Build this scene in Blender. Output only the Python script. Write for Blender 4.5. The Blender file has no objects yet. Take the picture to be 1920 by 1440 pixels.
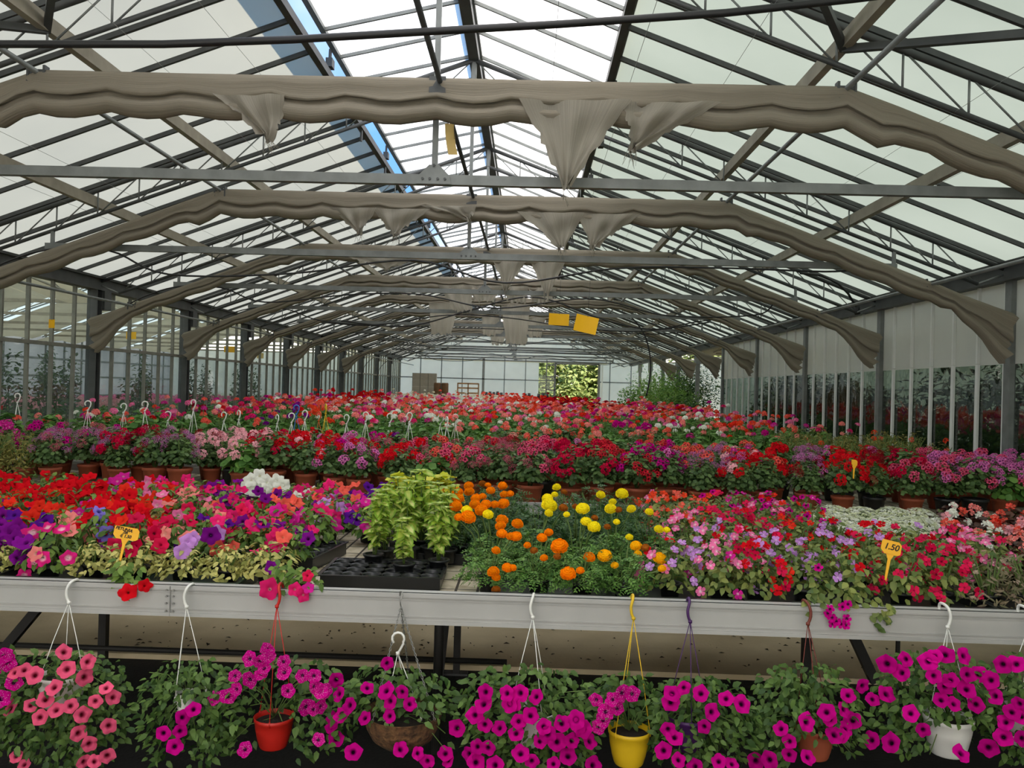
import bpy, math, random
import numpy as np
from mathutils import Vector, Matrix, Quaternion

random.seed(7)
R = random.Random(11)
SC = bpy.context.scene
COL = SC.collection
PI = math.pi

# ------------------------------------------------------------------ camera
F = 1553.0
ROLL, YAW, PITCH = 0.028, 0.02015, 0.00588
EYE = Vector((0.0, 0.0, 1.6))
FW = Vector((-math.sin(YAW) * math.cos(PITCH), math.cos(YAW) * math.cos(PITCH), math.sin(PITCH)))
R0 = FW.cross(Vector((0, 0, 1))).normalized()
U0 = R0.cross(FW).normalized()
RT = R0 * math.cos(ROLL) + U0 * math.sin(ROLL)
UP = -R0 * math.sin(ROLL) + U0 * math.cos(ROLL)


def at(px, py, depth):
    """the place in the house that lies at depth (metres along the house) where the photo shows (px, py)"""
    d = FW + RT * ((px - 960.0) / F) - UP * ((py - 720.0) / F)
    return EYE + d * (depth / d.y)


def proj(p):
    v = Vector(p) - EYE
    z = v.dot(FW)
    return 960 + F * v.dot(RT) / z, 720 - F * v.dot(UP) / z


cam_d = bpy.data.cameras.new('camera')
cam_d.sensor_width = 36.0
cam_d.lens = F / 1920.0 * 36.0
cam_d.clip_end = 300
cam = bpy.data.objects.new('camera', cam_d)
COL.objects.link(cam)
cam.matrix_world = Matrix.Translation(EYE) @ Matrix((RT, UP, -FW)).transposed().to_4x4()
SC.camera = cam


# ------------------------------------------------------------------ materials
def lin(c):
    return tuple((v / 255 / 12.92 if v / 255 <= 0.04045 else ((v / 255 + 0.055) / 1.055) ** 2.4) for v in c)


def new_mat(name):
    m = bpy.data.materials.new(name)
    m.use_nodes = True
    nt = m.node_tree
    nt.nodes.clear()
    out = nt.nodes.new('ShaderNodeOutputMaterial')
    return m, nt, out


def N(nt, kind, **kw):
    n = nt.nodes.new(kind)
    for k, v in kw.items():
        setattr(n, k, v)
    return n


def mat(name, col, rough=0.6, metal=0.0, noise=0.0, scale=8.0, bump=0.0, bscale=60.0, col2=None, spec=0.5):
    m, nt, out = new_mat(name)
    b = N(nt, 'ShaderNodeBsdfPrincipled')
    b.inputs['Roughness'].default_value = rough
    b.inputs['Metallic'].default_value = metal
    b.inputs['Specular IOR Level'].default_value = spec
    c = lin(col)
    b.inputs['Base Color'].default_value = (*c, 1)
    tc = N(nt, 'ShaderNodeTexCoord')
    if noise or col2:
        nz = N(nt, 'ShaderNodeTexNoise')
        nz.inputs['Scale'].default_value = scale
        nz.inputs['Detail'].default_value = 6
        nt.links.new(tc.outputs['Object'], nz.inputs['Vector'])
        rp = N(nt, 'ShaderNodeValToRGB')
        rp.color_ramp.elements[0].position = 0.35
        rp.color_ramp.elements[1].position = 0.68
        c2 = lin(col2) if col2 else tuple(v * (1 - noise) for v in c)
        rp.color_ramp.elements[0].color = (*c2, 1)
        rp.color_ramp.elements[1].color = (*c, 1)
        nt.links.new(nz.outputs['Fac'], rp.inputs['Fac'])
        nt.links.new(rp.outputs['Color'], b.inputs['Base Color'])
    if bump:
        nb = N(nt, 'ShaderNodeTexNoise')
        nb.inputs['Scale'].default_value = bscale
        nb.inputs['Detail'].default_value = 4
        nt.links.new(tc.outputs['Object'], nb.inputs['Vector'])
        bp = N(nt, 'ShaderNodeBump')
        bp.inputs['Strength'].default_value = bump
        bp.inputs['Distance'].default_value = 0.01
        nt.links.new(nb.outputs['Fac'], bp.inputs['Height'])
        nt.links.new(bp.outputs['Normal'], b.inputs['Normal'])
    nt.links.new(b.outputs['BSDF'], out.inputs['Surface'])
    return m


def leaf_mat(name, a, b, trans=0.3, rough=0.5, edge=None):
    """leaf green that differs from leaf to leaf between colours a and b"""
    m, nt, out = new_mat(name)
    g = N(nt, 'ShaderNodeNewGeometry')
    rp = N(nt, 'ShaderNodeValToRGB')
    rp.color_ramp.elements[0].color = (*lin(a), 1)
    rp.color_ramp.elements[1].color = (*lin(b), 1)
    nt.links.new(g.outputs['Random Per Island'], rp.inputs['Fac'])
    src = rp.outputs['Color']
    if edge:
        at_ = N(nt, 'ShaderNodeAttribute', attribute_name='rad')
        mx = N(nt, 'ShaderNodeMix', data_type='RGBA')
        r2 = N(nt, 'ShaderNodeValToRGB')
        r2.color_ramp.elements[0].position = 0.35
        r2.color_ramp.elements[1].position = 0.75
        nt.links.new(at_.outputs['Fac'], r2.inputs['Fac'])
        nt.links.new(r2.outputs['Color'], mx.inputs['Factor'])
        nt.links.new(src, mx.inputs[6])
        mx.inputs[7].default_value = (*lin(edge), 1)
        src = mx.outputs[2]
    p = N(nt, 'ShaderNodeBsdfPrincipled')
    p.inputs['Roughness'].default_value = rough
    p.inputs['Specular IOR Level'].default_value = 0.35
    t = N(nt, 'ShaderNodeBsdfTranslucent')
    mix = N(nt, 'ShaderNodeMixShader')
    mix.inputs['Fac'].default_value = trans
    nt.links.new(src, p.inputs['Base Color'])
    nt.links.new(src, t.inputs['Color'])
    nt.links.new(p.outputs[0], mix.inputs[1])
    nt.links.new(t.outputs[0], mix.inputs[2])
    nt.links.new(mix.outputs[0], out.inputs['Surface'])
    return m


def flower_mat(name, col, throat=None, t0=0.12, t1=0.32, speck=False, var=0.25):
    """petals: throat colour in the eye of each flower, petal colour beyond it"""
    m, nt, out = new_mat(name)
    at_ = N(nt, 'ShaderNodeAttribute', attribute_name='rad')
    rp = N(nt, 'ShaderNodeValToRGB')
    rp.color_ramp.elements[0].position = t0
    rp.color_ramp.elements[1].position = t1
    c = lin(col)
    rp.color_ramp.elements[0].color = (*lin(throat or col), 1)
    rp.color_ramp.elements[1].color = (*c, 1)
    nt.links.new(at_.outputs['Fac'], rp.inputs['Fac'])
    src = rp.outputs['Color']
    if speck:
        tc = N(nt, 'ShaderNodeTexCoord')
        vz = N(nt, 'ShaderNodeTexVoronoi')
        vz.inputs['Scale'].default_value = 6.5
        nt.links.new(tc.outputs['Object'], vz.inputs['Vector'])
        r2 = N(nt, 'ShaderNodeValToRGB')
        r2.color_ramp.elements[0].position = 0.16
        r2.color_ramp.elements[1].position = 0.24
        r2.color_ramp.elements[0].color = (1, 1, 1, 1)
        r2.color_ramp.elements[1].color = (0, 0, 0, 1)
        nt.links.new(vz.outputs['Distance'], r2.inputs['Fac'])
        mx = N(nt, 'ShaderNodeMix', data_type='RGBA')
        nt.links.new(r2.outputs['Color'], mx.inputs['Factor'])
        nt.links.new(src, mx.inputs[6])
        mx.inputs[7].default_value = (0.85, 0.6, 0.82, 1)
        src = mx.outputs[2]
    g = N(nt, 'ShaderNodeNewGeometry')
    oi = N(nt, 'ShaderNodeObjectInfo')
    ad = N(nt, 'ShaderNodeMath', operation='ADD')
    nt.links.new(g.outputs['Random Per Island'], ad.inputs[0])
    nt.links.new(oi.outputs['Random'], ad.inputs[1])
    fr = N(nt, 'ShaderNodeMath', operation='FRACT')
    nt.links.new(ad.outputs[0], fr.inputs[0])
    mr = N(nt, 'ShaderNodeMapRange')
    mr.inputs['To Min'].default_value = 1.0 - var
    mr.inputs['To Max'].default_value = 1.0 + var * 0.5
    nt.links.new(fr.outputs[0], mr.inputs['Value'])
    hs = N(nt, 'ShaderNodeHueSaturation')
    nt.links.new(src, hs.inputs['Color'])
    nt.links.new(mr.outputs[0], hs.inputs['Value'])
    src = hs.outputs['Color']
    p = N(nt, 'ShaderNodeBsdfDiffuse')
    t = N(nt, 'ShaderNodeBsdfTranslucent')
    mix = N(nt, 'ShaderNodeMixShader')
    mix.inputs['Fac'].default_value = 0.28
    nt.links.new(src, p.inputs['Color'])
    nt.links.new(src, t.inputs['Color'])
    nt.links.new(p.outputs[0], mix.inputs[1])
    nt.links.new(t.outputs[0], mix.inputs[2])
    nt.links.new(mix.outputs[0], out.inputs['Surface'])
    return m


def sheet_mat(name, col, col2, trans=0.75, scale=0.8, dif=None):
    """milky glazing sheet or cloth that lets scattered daylight through"""
    m, nt, out = new_mat(name)
    tc = N(nt, 'ShaderNodeTexCoord')
    nz = N(nt, 'ShaderNodeTexNoise')
    nz.inputs['Scale'].default_value = scale
    nz.inputs['Detail'].default_value = 5
    nt.links.new(tc.outputs['Object'], nz.inputs['Vector'])
    rp = N(nt, 'ShaderNodeValToRGB')
    rp.color_ramp.elements[0].position = 0.3
    rp.color_ramp.elements[1].position = 0.7
    rp.color_ramp.elements[0].color = (*lin(col2), 1)
    rp.color_ramp.elements[1].color = (*lin(col), 1)
    nt.links.new(nz.outputs['Fac'], rp.inputs['Fac'])
    d = N(nt, 'ShaderNodeBsdfDiffuse')
    t = N(nt, 'ShaderNodeBsdfTranslucent')
    if dif:
        d.inputs['Color'].default_value = (*lin(dif), 1)
    else:
        nt.links.new(rp.outputs['Color'], d.inputs['Color'])
    nt.links.new(rp.outputs['Color'], t.inputs['Color'])
    mix = N(nt, 'ShaderNodeMixShader')
    mix.inputs['Fac'].default_value = trans
    nt.links.new(d.outputs[0], mix.inputs[1])
    nt.links.new(t.outputs[0], mix.inputs[2])
    nt.links.new(mix.outputs[0], out.inputs['Surface'])
    return m


def glass_mat(name, tint, film=0.15, filmcol=(150, 160, 160), gloss=0.12, wavy=0.0):
    """thin window glass: clear pane, a dusty film, a mirror share"""
    m, nt, out = new_mat(name)
    tr = N(nt, 'ShaderNodeBsdfTransparent')
    tr.inputs['Color'].default_value = (*lin(tint), 1)
    df = N(nt, 'ShaderNodeBsdfDiffuse')
    df.inputs['Color'].default_value = (*lin(filmcol), 1)
    tc = N(nt, 'ShaderNodeTexCoord')
    nz = N(nt, 'ShaderNodeTexNoise')
    nz.inputs['Scale'].default_value = 1.7
    nz.inputs['Detail'].default_value = 6
    nt.links.new(tc.outputs['Object'], nz.inputs['Vector'])
    mr = N(nt, 'ShaderNodeMapRange')
    mr.inputs['From Min'].default_value = 0.3
    mr.inputs['From Max'].default_value = 0.75
    mr.inputs['To Min'].default_value = film * 0.4
    mr.inputs['To Max'].default_value = film * 1.6
    nt.links.new(nz.outputs['Fac'], mr.inputs['Value'])
    m1 = N(nt, 'ShaderNodeMixShader')
    nt.links.new(mr.outputs[0], m1.inputs['Fac'])
    nt.links.new(tr.outputs[0], m1.inputs[1])
    nt.links.new(df.outputs[0], m1.inputs[2])
    gl = N(nt, 'ShaderNodeBsdfGlossy')
    gl.inputs['Roughness'].default_value = 0.03
    if wavy:
        n2 = N(nt, 'ShaderNodeTexNoise')
        n2.inputs['Scale'].default_value = 2.2
        nt.links.new(tc.outputs['Object'], n2.inputs['Vector'])
        bp = N(nt, 'ShaderNodeBump')
        bp.inputs['Strength'].default_value = wavy
        bp.inputs['Distance'].default_value = 0.02
        nt.links.new(n2.outputs['Fac'], bp.inputs['Height'])
        nt.links.new(bp.outputs['Normal'], gl.inputs['Normal'])
    m2 = N(nt, 'ShaderNodeMixShader')
    m2.inputs['Fac'].default_value = gloss
    nt.links.new(m1.outputs[0], m2.inputs[1])
    nt.links.new(gl.outputs[0], m2.inputs[2])
    nt.links.new(m2.outputs[0], out.inputs['Surface'])
    return m


def tile_mat(name):
    m, nt, out = new_mat(name)
    tc = N(nt, 'ShaderNodeTexCoord')
    bt = N(nt, 'ShaderNodeTexBrick')
    bt.offset = 0.0
    bt.inputs['Scale'].default_value = 1.0
    bt.inputs['Brick Width'].default_value = 0.092
    bt.inputs['Row Height'].default_value = 0.17
    bt.inputs['Mortar Size'].default_value = 0.006
    bt.inputs['Color1'].default_value = (*lin((196, 186, 162)), 1)
    bt.inputs['Color2'].default_value = (*lin((178, 168, 146)), 1)
    bt.inputs['Mortar'].default_value = (*lin((58, 52, 44)), 1)
    nt.links.new(tc.outputs['Object'], bt.inputs['Vector'])
    nz = N(nt, 'ShaderNodeTexNoise')
    nz.inputs['Scale'].default_value = 14
    nz.inputs['Detail'].default_value = 8
    nt.links.new(tc.outputs['Object'], nz.inputs['Vector'])
    rp = N(nt, 'ShaderNodeValToRGB')
    rp.color_ramp.elements[0].position = 0.33
    rp.color_ramp.elements[1].position = 0.55
    rp.color_ramp.elements[0].color = (0.55, 0.52, 0.46, 1)
    nt.links.new(nz.outputs['Fac'], rp.inputs['Fac'])
    mx = N(nt, 'ShaderNodeMix', data_type='RGBA', blend_type='MULTIPLY')
    mx.inputs['Factor'].default_value = 1.0
    nt.links.new(bt.outputs['Color'], mx.inputs[6])
    nt.links.new(rp.outputs['Color'], mx.inputs[7])
    b = N(nt, 'ShaderNodeBsdfPrincipled')
    b.inputs['Roughness'].default_value = 0.85
    nt.links.new(mx.outputs[2], b.inputs['Base Color'])
    bp = N(nt, 'ShaderNodeBump')
    bp.inputs['Strength'].default_value = 0.6
    bp.inputs['Distance'].default_value = 0.01
    bp.invert = True
    nt.links.new(bt.outputs['Fac'], bp.inputs['Height'])
    nt.links.new(bp.outputs['Normal'], b.inputs['Normal'])
    nt.links.new(b.outputs[0], out.inputs['Surface'])
    return m


def cloth_mat(name, col, trans=0.12):
    """woven shade cloth with pleat lines running along the bundle"""
    m, nt, out = new_mat(name)
    tc = N(nt, 'ShaderNodeTexCoord')
    sx = N(nt, 'ShaderNodeSeparateXYZ')
    nt.links.new(tc.outputs['Object'], sx.inputs[0])
    at_ = N(nt, 'ShaderNodeAttribute', attribute_name='rad')
    cb = N(nt, 'ShaderNodeCombineXYZ')
    nt.links.new(sx.outputs[0], cb.inputs[0])
    nt.links.new(at_.outputs['Fac'], cb.inputs[1])
    mp = N(nt, 'ShaderNodeMapping')
    mp.inputs['Scale'].default_value = (1.6, 60, 1)
    nt.links.new(cb.outputs[0], mp.inputs['Vector'])
    nz = N(nt, 'ShaderNodeTexNoise')
    nz.inputs['Scale'].default_value = 1.0
    nz.inputs['Detail'].default_value = 5
    nt.links.new(mp.outputs[0], nz.inputs['Vector'])
    rp = N(nt, 'ShaderNodeValToRGB')
    rp.color_ramp.elements[0].position = 0.3
    rp.color_ramp.elements[1].position = 0.72
    c = lin(col)
    rp.color_ramp.elements[0].color = (*[v * 0.84 for v in c], 1)
    rp.color_ramp.elements[1].color = (*[min(1, v * 1.08) for v in c], 1)
    nt.links.new(nz.outputs['Fac'], rp.inputs['Fac'])
    d = N(nt, 'ShaderNodeBsdfDiffuse')
    t = N(nt, 'ShaderNodeBsdfTranslucent')
    nt.links.new(rp.outputs['Color'], d.inputs['Color'])
    nt.links.new(rp.outputs['Color'], t.inputs['Color'])
    bp = N(nt, 'ShaderNodeBump')
    bp.inputs['Strength'].default_value = 0.6
    bp.inputs['Distance'].default_value = 0.008
    nt.links.new(nz.outputs['Fac'], bp.inputs['Height'])
    nt.links.new(bp.outputs['Normal'], d.inputs['Normal'])
    mix = N(nt, 'ShaderNodeMixShader')
    mix.inputs['Fac'].default_value = trans
    nt.links.new(d.outputs[0], mix.inputs[1])
    nt.links.new(t.outputs[0], mix.inputs[2])
    nt.links.new(mix.outputs[0], out.inputs['Surface'])
    return m


M = {}
M['steel'] = mat('galvanised steel', (128, 132, 130), 0.5, 0.35, noise=0.25, scale=9)
M['steel_dark'] = mat('dull dark steel', (84, 86, 86), 0.55, 0.3, noise=0.3, scale=6)
M['purlin'] = mat('weathered beige steel', (165, 158, 142), 0.7, 0.0, noise=0.25, scale=6)
M['black'] = mat('black hose rubber', (26, 26, 27), 0.5)
M['iron'] = mat('black painted iron', (44, 42, 40), 0.6, noise=0.2)
M['alu'] = mat('mill finish aluminium', (176, 175, 172), 0.45, 0.0, noise=0.10, scale=5)
M['mullion_white'] = mat('white painted bar', (222, 224, 220), 0.5, noise=0.08)
M['mullion_grey'] = mat('weathered aluminium bar', (126, 126, 116), 0.55, 0.2, noise=0.25, scale=8)
M['concrete'] = mat('bare concrete floor', (234, 216, 180), 0.9, noise=0.0, col2=(192, 174, 140), scale=1.3, bump=0.25, bscale=40)
M['soil'] = mat('dark ground cloth', (34, 33, 32), 0.95, noise=0.35, scale=7, bump=0.4, bscale=50)
M['potsoil'] = mat('potting soil', (44, 34, 27), 1.0, noise=0.4, scale=60, bump=0.6, bscale=120)
M['terracotta'] = mat('terracotta plastic', (158, 78, 50), 0.65, noise=0.12, scale=10)
M['blackpot'] = mat('black thin plastic', (26, 27, 29), 0.35)
M['traygreen'] = mat('dark green plastic', (20, 44, 34), 0.4)
M['white'] = mat('white plastic', (226, 226, 220), 0.4)
M['red'] = mat('red plastic', (196, 34, 24), 0.45, noise=0.1)
M['yellow'] = mat('yellow plastic', (226, 186, 30), 0.45, noise=0.1)
M['purple'] = mat('purple plastic', (70, 28, 92), 0.45)
M['brown'] = mat('brown plastic', (112, 48, 36), 0.5)
M['orange_pl'] = mat('orange plastic', (210, 90, 30), 0.5)
M['blue_pl'] = mat('blue plastic', (40, 110, 190), 0.5)
M['card'] = mat('yellow sticky card', (244, 186, 8), 0.5, spec=0.3)
M['card_old'] = mat('faded sticky card', (206, 176, 104), 0.6, noise=0.15)
M['tag'] = mat('orange yellow price tag', (244, 178, 20), 0.5)
M['ink'] = mat('black ink', (18, 16, 16), 0.7)
M['coir'] = mat('woven coconut fibre', (128, 92, 58), 0.95, col2=(70, 48, 30), scale=45, bump=0.9, bscale=70)
M['chain'] = mat('bright zinc chain', (150, 150, 146), 0.35, 0.8)
M['wood'] = mat('bare pine wood', (168, 128, 84), 0.8, noise=0.2)
M['carton'] = mat('grey cardboard', (150, 144, 132), 0.9, noise=0.1)
M['barrel'] = mat('brown rolled mat', (104, 76, 50), 0.9, noise=0.25)
M['tile'] = tile_mat('slotted concrete bench tile')
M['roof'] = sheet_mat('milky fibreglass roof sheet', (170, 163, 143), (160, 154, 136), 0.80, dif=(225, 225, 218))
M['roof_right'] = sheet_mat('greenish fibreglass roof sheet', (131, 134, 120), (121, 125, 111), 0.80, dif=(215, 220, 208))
M['roof_right'] = sheet_mat('greenish fibreglass roof sheet', (131, 134, 120), (121, 125, 111), 0.80, dif=(215, 220, 208))
M['roof_side'] = sheet_mat('milky roof sheet of the next house', (214, 218, 206), (196, 200, 190), 0.85)
M['vent'] = sheet_mat('clear whitened vent glazing', (255, 248, 236), (250, 240, 228), 0.95)
M['endwall'] = sheet_mat('white plastic gable sheet', (255, 242, 218), (246, 232, 208), 0.8, 1.5)
M['farside'] = sheet_mat('grey weathered side sheet', (160, 160, 158), (140, 142, 142), 0.6, 0.6)
M['farside_green'] = sheet_mat('dull green side sheet', (126, 132, 120), (108, 116, 104), 0.55, 0.6)
M['fill_wall'] = sheet_mat('bright fill sheet of the unseen front wall', (250, 248, 242), (244, 242, 236), 0.92, 1.5)  # very translucent so the unseen wall adds fill light from behind the camera
M['whitewash'] = sheet_mat('whitewashed glass', (214, 216, 210), (200, 202, 198), 0.45, 0.9)
M['sidecloth'] = sheet_mat('drawn beige shade cloth', (196, 186, 164), (176, 166, 146), 0.55, 0.7)
M['cloth'] = cloth_mat('gathered taupe shade cloth', (150, 142, 127), 0.2)
M['rag'] = cloth_mat('torn thin shade cloth', (178, 172, 158), 0.5)
M['glass'] = glass_mat('greenhouse glass', (226, 232, 228), 0.10, (140, 150, 150), 0.07)
M['glass_low'] = glass_mat('misted greenhouse glass', (190, 200, 198), 0.26, (130, 142, 146), 0.06)
M['glass_dark'] = glass_mat('dark rippled glass', (108, 120, 112), 0.05, (120, 130, 120), 0.16, wavy=0.5)
M['trunk'] = mat('stem bark', (86, 74, 52), 0.9)
M['stem'] = mat('green stem', (86, 110, 48), 0.7)
M['outground'] = mat('dry grass outside', (120, 124, 80), 1.0, noise=0.3, scale=1)
M['debris'] = mat('dry brown leaf', (58, 44, 28), 1.0)

M['lf_petunia'] = leaf_mat('petunia leaf', (62, 96, 34), (128, 156, 70))
M['lf_wilt'] = leaf_mat('wilted petunia leaf', (122, 128, 58), (226, 218, 134))
M['lf_dry'] = leaf_mat('dried leaf', (120, 96, 70), (172, 150, 104), 0.1)
M['lf_basket'] = leaf_mat('basket leaf', (48, 78, 34), (108, 138, 68))
M['lf_marigold'] = leaf_mat('marigold leaf', (66, 110, 46), (130, 172, 84))
M['lf_marigold_d'] = leaf_mat('deep marigold leaf', (46, 80, 42), (88, 126, 70))
M['lf_coleus'] = leaf_mat('lime leaf', (186, 204, 76), (240, 240, 158), 0.4, 0.45, edge=(146, 186, 66))
M['lf_char'] = leaf_mat('chartreuse leaf', (190, 196, 40), (222, 216, 70), 0.35)
M['lf_impatiens'] = leaf_mat('impatiens leaf', (70, 98, 46), (150, 158, 84))
M['lf_bronze'] = leaf_mat('bronze begonia leaf', (60, 34, 30), (104, 66, 50), 0.15, 0.35)
M['lf_geranium'] = leaf_mat('geranium leaf', (64, 110, 46), (122, 166, 80))
M['lf_regal'] = leaf_mat('pelargonium leaf', (60, 88, 46), (108, 136, 78))
M['lf_olive'] = leaf_mat('olive leaf', (96, 104, 44), (150, 140, 72))
M['lf_alyssum'] = leaf_mat('alyssum leaf', (136, 152, 100), (196, 206, 156))
M['lf_faded'] = leaf_mat('faded alyssum leaf', (84, 92, 54), (150, 132, 108))
M['lf_dark'] = leaf_mat('dark shrub leaf', (34, 66, 28), (74, 110, 48))
M['lf_bright'] = leaf_mat('light shrub leaf', (84, 130, 50), (140, 176, 84))
M['lf_tree'] = leaf_mat('tree leaf', (120, 140, 72), (190, 192, 120))

FM = {}
def fm(k, *a, **kw):
    FM[k] = flower_mat(k + ' petal', *a, **kw)
fm('red', (214, 22, 34), (120, 6, 16), 0.05, 0.2)
fm('scarlet', (236, 52, 36), (170, 20, 20), 0.05, 0.2)
fm('crimson', (196, 18, 62), (90, 6, 30), 0.08, 0.3)
fm('dark red', (150, 14, 36), (70, 6, 20), 0.08, 0.3)
fm('hot pink', (234, 40, 116), (250, 190, 200), 0.04, 0.22)
fm('rose red', (226, 34, 84), (150, 10, 50), 0.05, 0.25)
fm('pink', (246, 122, 176), (252, 220, 226), 0.05, 0.4)
fm('pale pink', (246, 178, 188), (226, 90, 120), 0.05, 0.25)
fm('salmon', (252, 146, 140), (252, 206, 190), 0.05, 0.35)
fm('coral', (250, 104, 88), (250, 170, 140), 0.05, 0.25)
fm('orange red', (240, 74, 44), (200, 40, 24), 0.05, 0.25)
fm('purple', (128, 24, 140), (46, 8, 60), 0.08, 0.35)
fm('violet', (98, 28, 150), (30, 8, 60), 0.08, 0.35)
fm('light blue', (140, 124, 220), (40, 26, 110), 0.12, 0.5)
fm('lilac', (204, 146, 222), (236, 200, 240), 0.05, 0.3)
fm('magenta', (206, 14, 140), (50, 4, 44), 0.16, 0.44)
fm('fuchsia', (214, 40, 150), (250, 200, 226), 0.04, 0.3)
fm('speckled magenta', (204, 16, 138), (70, 6, 60), 0.14, 0.36, speck=True)
fm('starred magenta', (224, 40, 130), (250, 214, 222), 0.15, 0.5)
fm('coral pink', (244, 96, 136), (110, 12, 36), 0.16, 0.50)
fm('white', (240, 242, 232), (236, 240, 200), 0.05, 0.2, var=0.08)
fm('cream', (232, 222, 196), (220, 200, 150), 0.05, 0.2, var=0.1)
fm('mauve', (196, 120, 176), (96, 24, 80), 0.1, 0.5)
fm('mauve pink', (222, 120, 186), (90, 16, 84), 0.16, 0.5)
fm('dusky pink', (196, 96, 118), (120, 30, 56), 0.1, 0.5)
fm('eyed pink', (232, 92, 130), (110, 8, 44), 0.2, 0.6)
fm('eyed red', (214, 44, 60), (70, 4, 20), 0.2, 0.5)
fm('eyed salmon', (244, 98, 84), (100, 14, 40), 0.2, 0.5)
fm('orange', (255, 146, 14), (250, 124, 8), 0.1, 0.6)
fm('golden', (255, 192, 22), (250, 170, 14), 0.1, 0.6)
fm('yellow', (255, 236, 36), (250, 220, 22), 0.1, 0.6)
fm('spent orange', (176, 100, 34), (130, 70, 24), 0.1, 0.6)
fm('seed', (228, 232, 198), (206, 212, 160), 0.1, 0.6)
fm('faded', (190, 168, 150), (160, 140, 120), 0.1, 0.6)


# ------------------------------------------------------------------ mesh builder
class MB:
    def __init__(s):
        s.v, s.f, s.m, s.r = [], [], [], []

    def add(s, vs, fs, mi=0, rad=None):
        b = len(s.v)
        s.v.extend([tuple(x) for x in vs])
        s.f.extend([tuple(b + i for i in q) for q in fs])
        s.m.extend([mi] * len(fs))
        s.r.extend(rad if rad is not None else [0.6] * len(vs))

    def box(s, c, d, mi=0):
        x, y, z = c
        a, b, h = d[0] / 2, d[1] / 2, d[2] / 2
        vs = [(x + i * a, y + j * b, z + k * h) for k in (-1, 1) for j in (-1, 1) for i in (-1, 1)]
        s.add(vs, [(0, 2, 3, 1), (4, 5, 7, 6), (0, 1, 5, 4), (2, 6, 7, 3), (0, 4, 6, 2), (1, 3, 7, 5)], mi)

    def bar(s, p, q, w, h=None, mi=0, up=(0, 0, 1)):
        h = h or w
        p, q = Vector(p), Vector(q)
        a = (q - p).normalized()
        u = Vector(up)
        if abs(a.dot(u)) > 0.98:
            u = Vector((0, 1, 0))
        sd = a.cross(u).normalized()
        u = sd.cross(a)
        vs = []
        for o in (p, q):
            for i, j in ((-1, -1), (1, -1), (1, 1), (-1, 1)):
                vs.append(o + sd * (i * w / 2) + u * (j * h / 2))
        s.add(vs, [(0, 1, 2, 3), (7, 6, 5, 4), (0, 4, 5, 1), (1, 5, 6, 2), (2, 6, 7, 3), (3, 7, 4, 0)], mi)

    def tube(s, pts, r, n=6, mi=0, r2=None):
        pts = [Vector(p) for p in pts]
        vs, fs = [], []
        prev = None
        k = len(pts)
        for i, p in enumerate(pts):
            a = (pts[min(i + 1, k - 1)] - pts[max(i - 1, 0)]).normalized()
            if prev is None:
                u = Vector((0, 0, 1)) if abs(a.z) < 0.9 else Vector((0, 1, 0))
            else:
                u = prev
            sd = a.cross(u).normalized()
            u = sd.cross(a).normalized()
            prev = u
            rr = r if r2 is None else r + (r2 - r) * i / max(1, k - 1)
            for j in range(n):
                t = 2 * PI * j / n
                vs.append(p + sd * (rr * math.cos(t)) + u * (rr * math.sin(t)))
        for i in range(k - 1):
            for j in range(n):
                a, b = i * n + j, i * n + (j + 1) % n
                fs.append((a, b, b + n, a + n))
        fs.append(tuple(range(n - 1, -1, -1)))
        fs.append(tuple((k - 1) * n + j for j in range(n)))
        s.add(vs, fs, mi)

    def lathe(s, prof, n=20, c=(0, 0, 0), mi=0, sx=1.0, sy=1.0, wob=0.0):
        vs, fs = [], []
        for (r, z) in prof:
            for j in range(n):
                t = 2 * PI * j / n
                k = 1 + (wob * R.uniform(-1, 1) if wob else 0)
                vs.append((c[0] + r * k * sx * math.cos(t), c[1] + r * k * sy * math.sin(t), c[2] + z))
        for i in range(len(prof) - 1):
            for j in range(n):
                a, b = i * n + j, i * n + (j + 1) % n
                fs.append((a, b, b + n, a + n))
        s.add(vs, fs, mi)

    def disc(s, r, z, n=20, c=(0, 0), mi=0):
        vs = [(c[0], c[1], z + 0.006)] + [(c[0] + r * math.cos(2 * PI * j / n), c[1] + r * math.sin(2 * PI * j / n), z) for j in range(n)]
        s.add(vs, [(0, 1 + j, 1 + (j + 1) % n) for j in range(n)], mi)

    def put(s, t, mx, mi=None):
        """add another builder's shape, moved by the matrix mx"""
        b = len(s.v)
        s.v.extend([tuple(mx @ Vector(v)) for v in t.v])
        s.f.extend([tuple(b + i for i in q) for q in t.f])
        s.m.extend(t.m if mi is None else [mi] * len(t.f))
        s.r.extend(t.r)

    def mesh(s, name, mats, smooth=True):
        me = bpy.data.meshes.new(name)
        me.from_pydata(s.v, [], s.f)
        if not isinstance(mats, (list, tuple)):
            mats = [mats]
        for m in mats:
            me.materials.append(m)
        if len(mats) > 1:
            me.polygons.foreach_set('material_index', s.m)
        if smooth:
            me.polygons.foreach_set('use_smooth', [True] * len(s.f))
        a = me.attributes.new('rad', 'FLOAT', 'POINT')
        a.data.foreach_set('value', s.r)
        me.update()
        return me

    def build(s, name, mats, parent=None, smooth=False):
        return obj(name, s.mesh(name, mats, smooth), parent)


def obj(name, me, parent=None, loc=None, rot=None, scale=None):
    o = bpy.data.objects.new(name, me)
    COL.objects.link(o)
    if parent is not None:
        o.parent = parent
    if loc is not None:
        o.location = loc
    if rot is not None:
        if isinstance(rot, Quaternion):
            o.rotation_mode = 'QUATERNION'
            o.rotation_quaternion = rot
        else:
            o.rotation_euler = rot
    if scale is not None:
        o.scale = (scale,) * 3 if isinstance(scale, (int, float)) else scale
    return o


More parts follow.
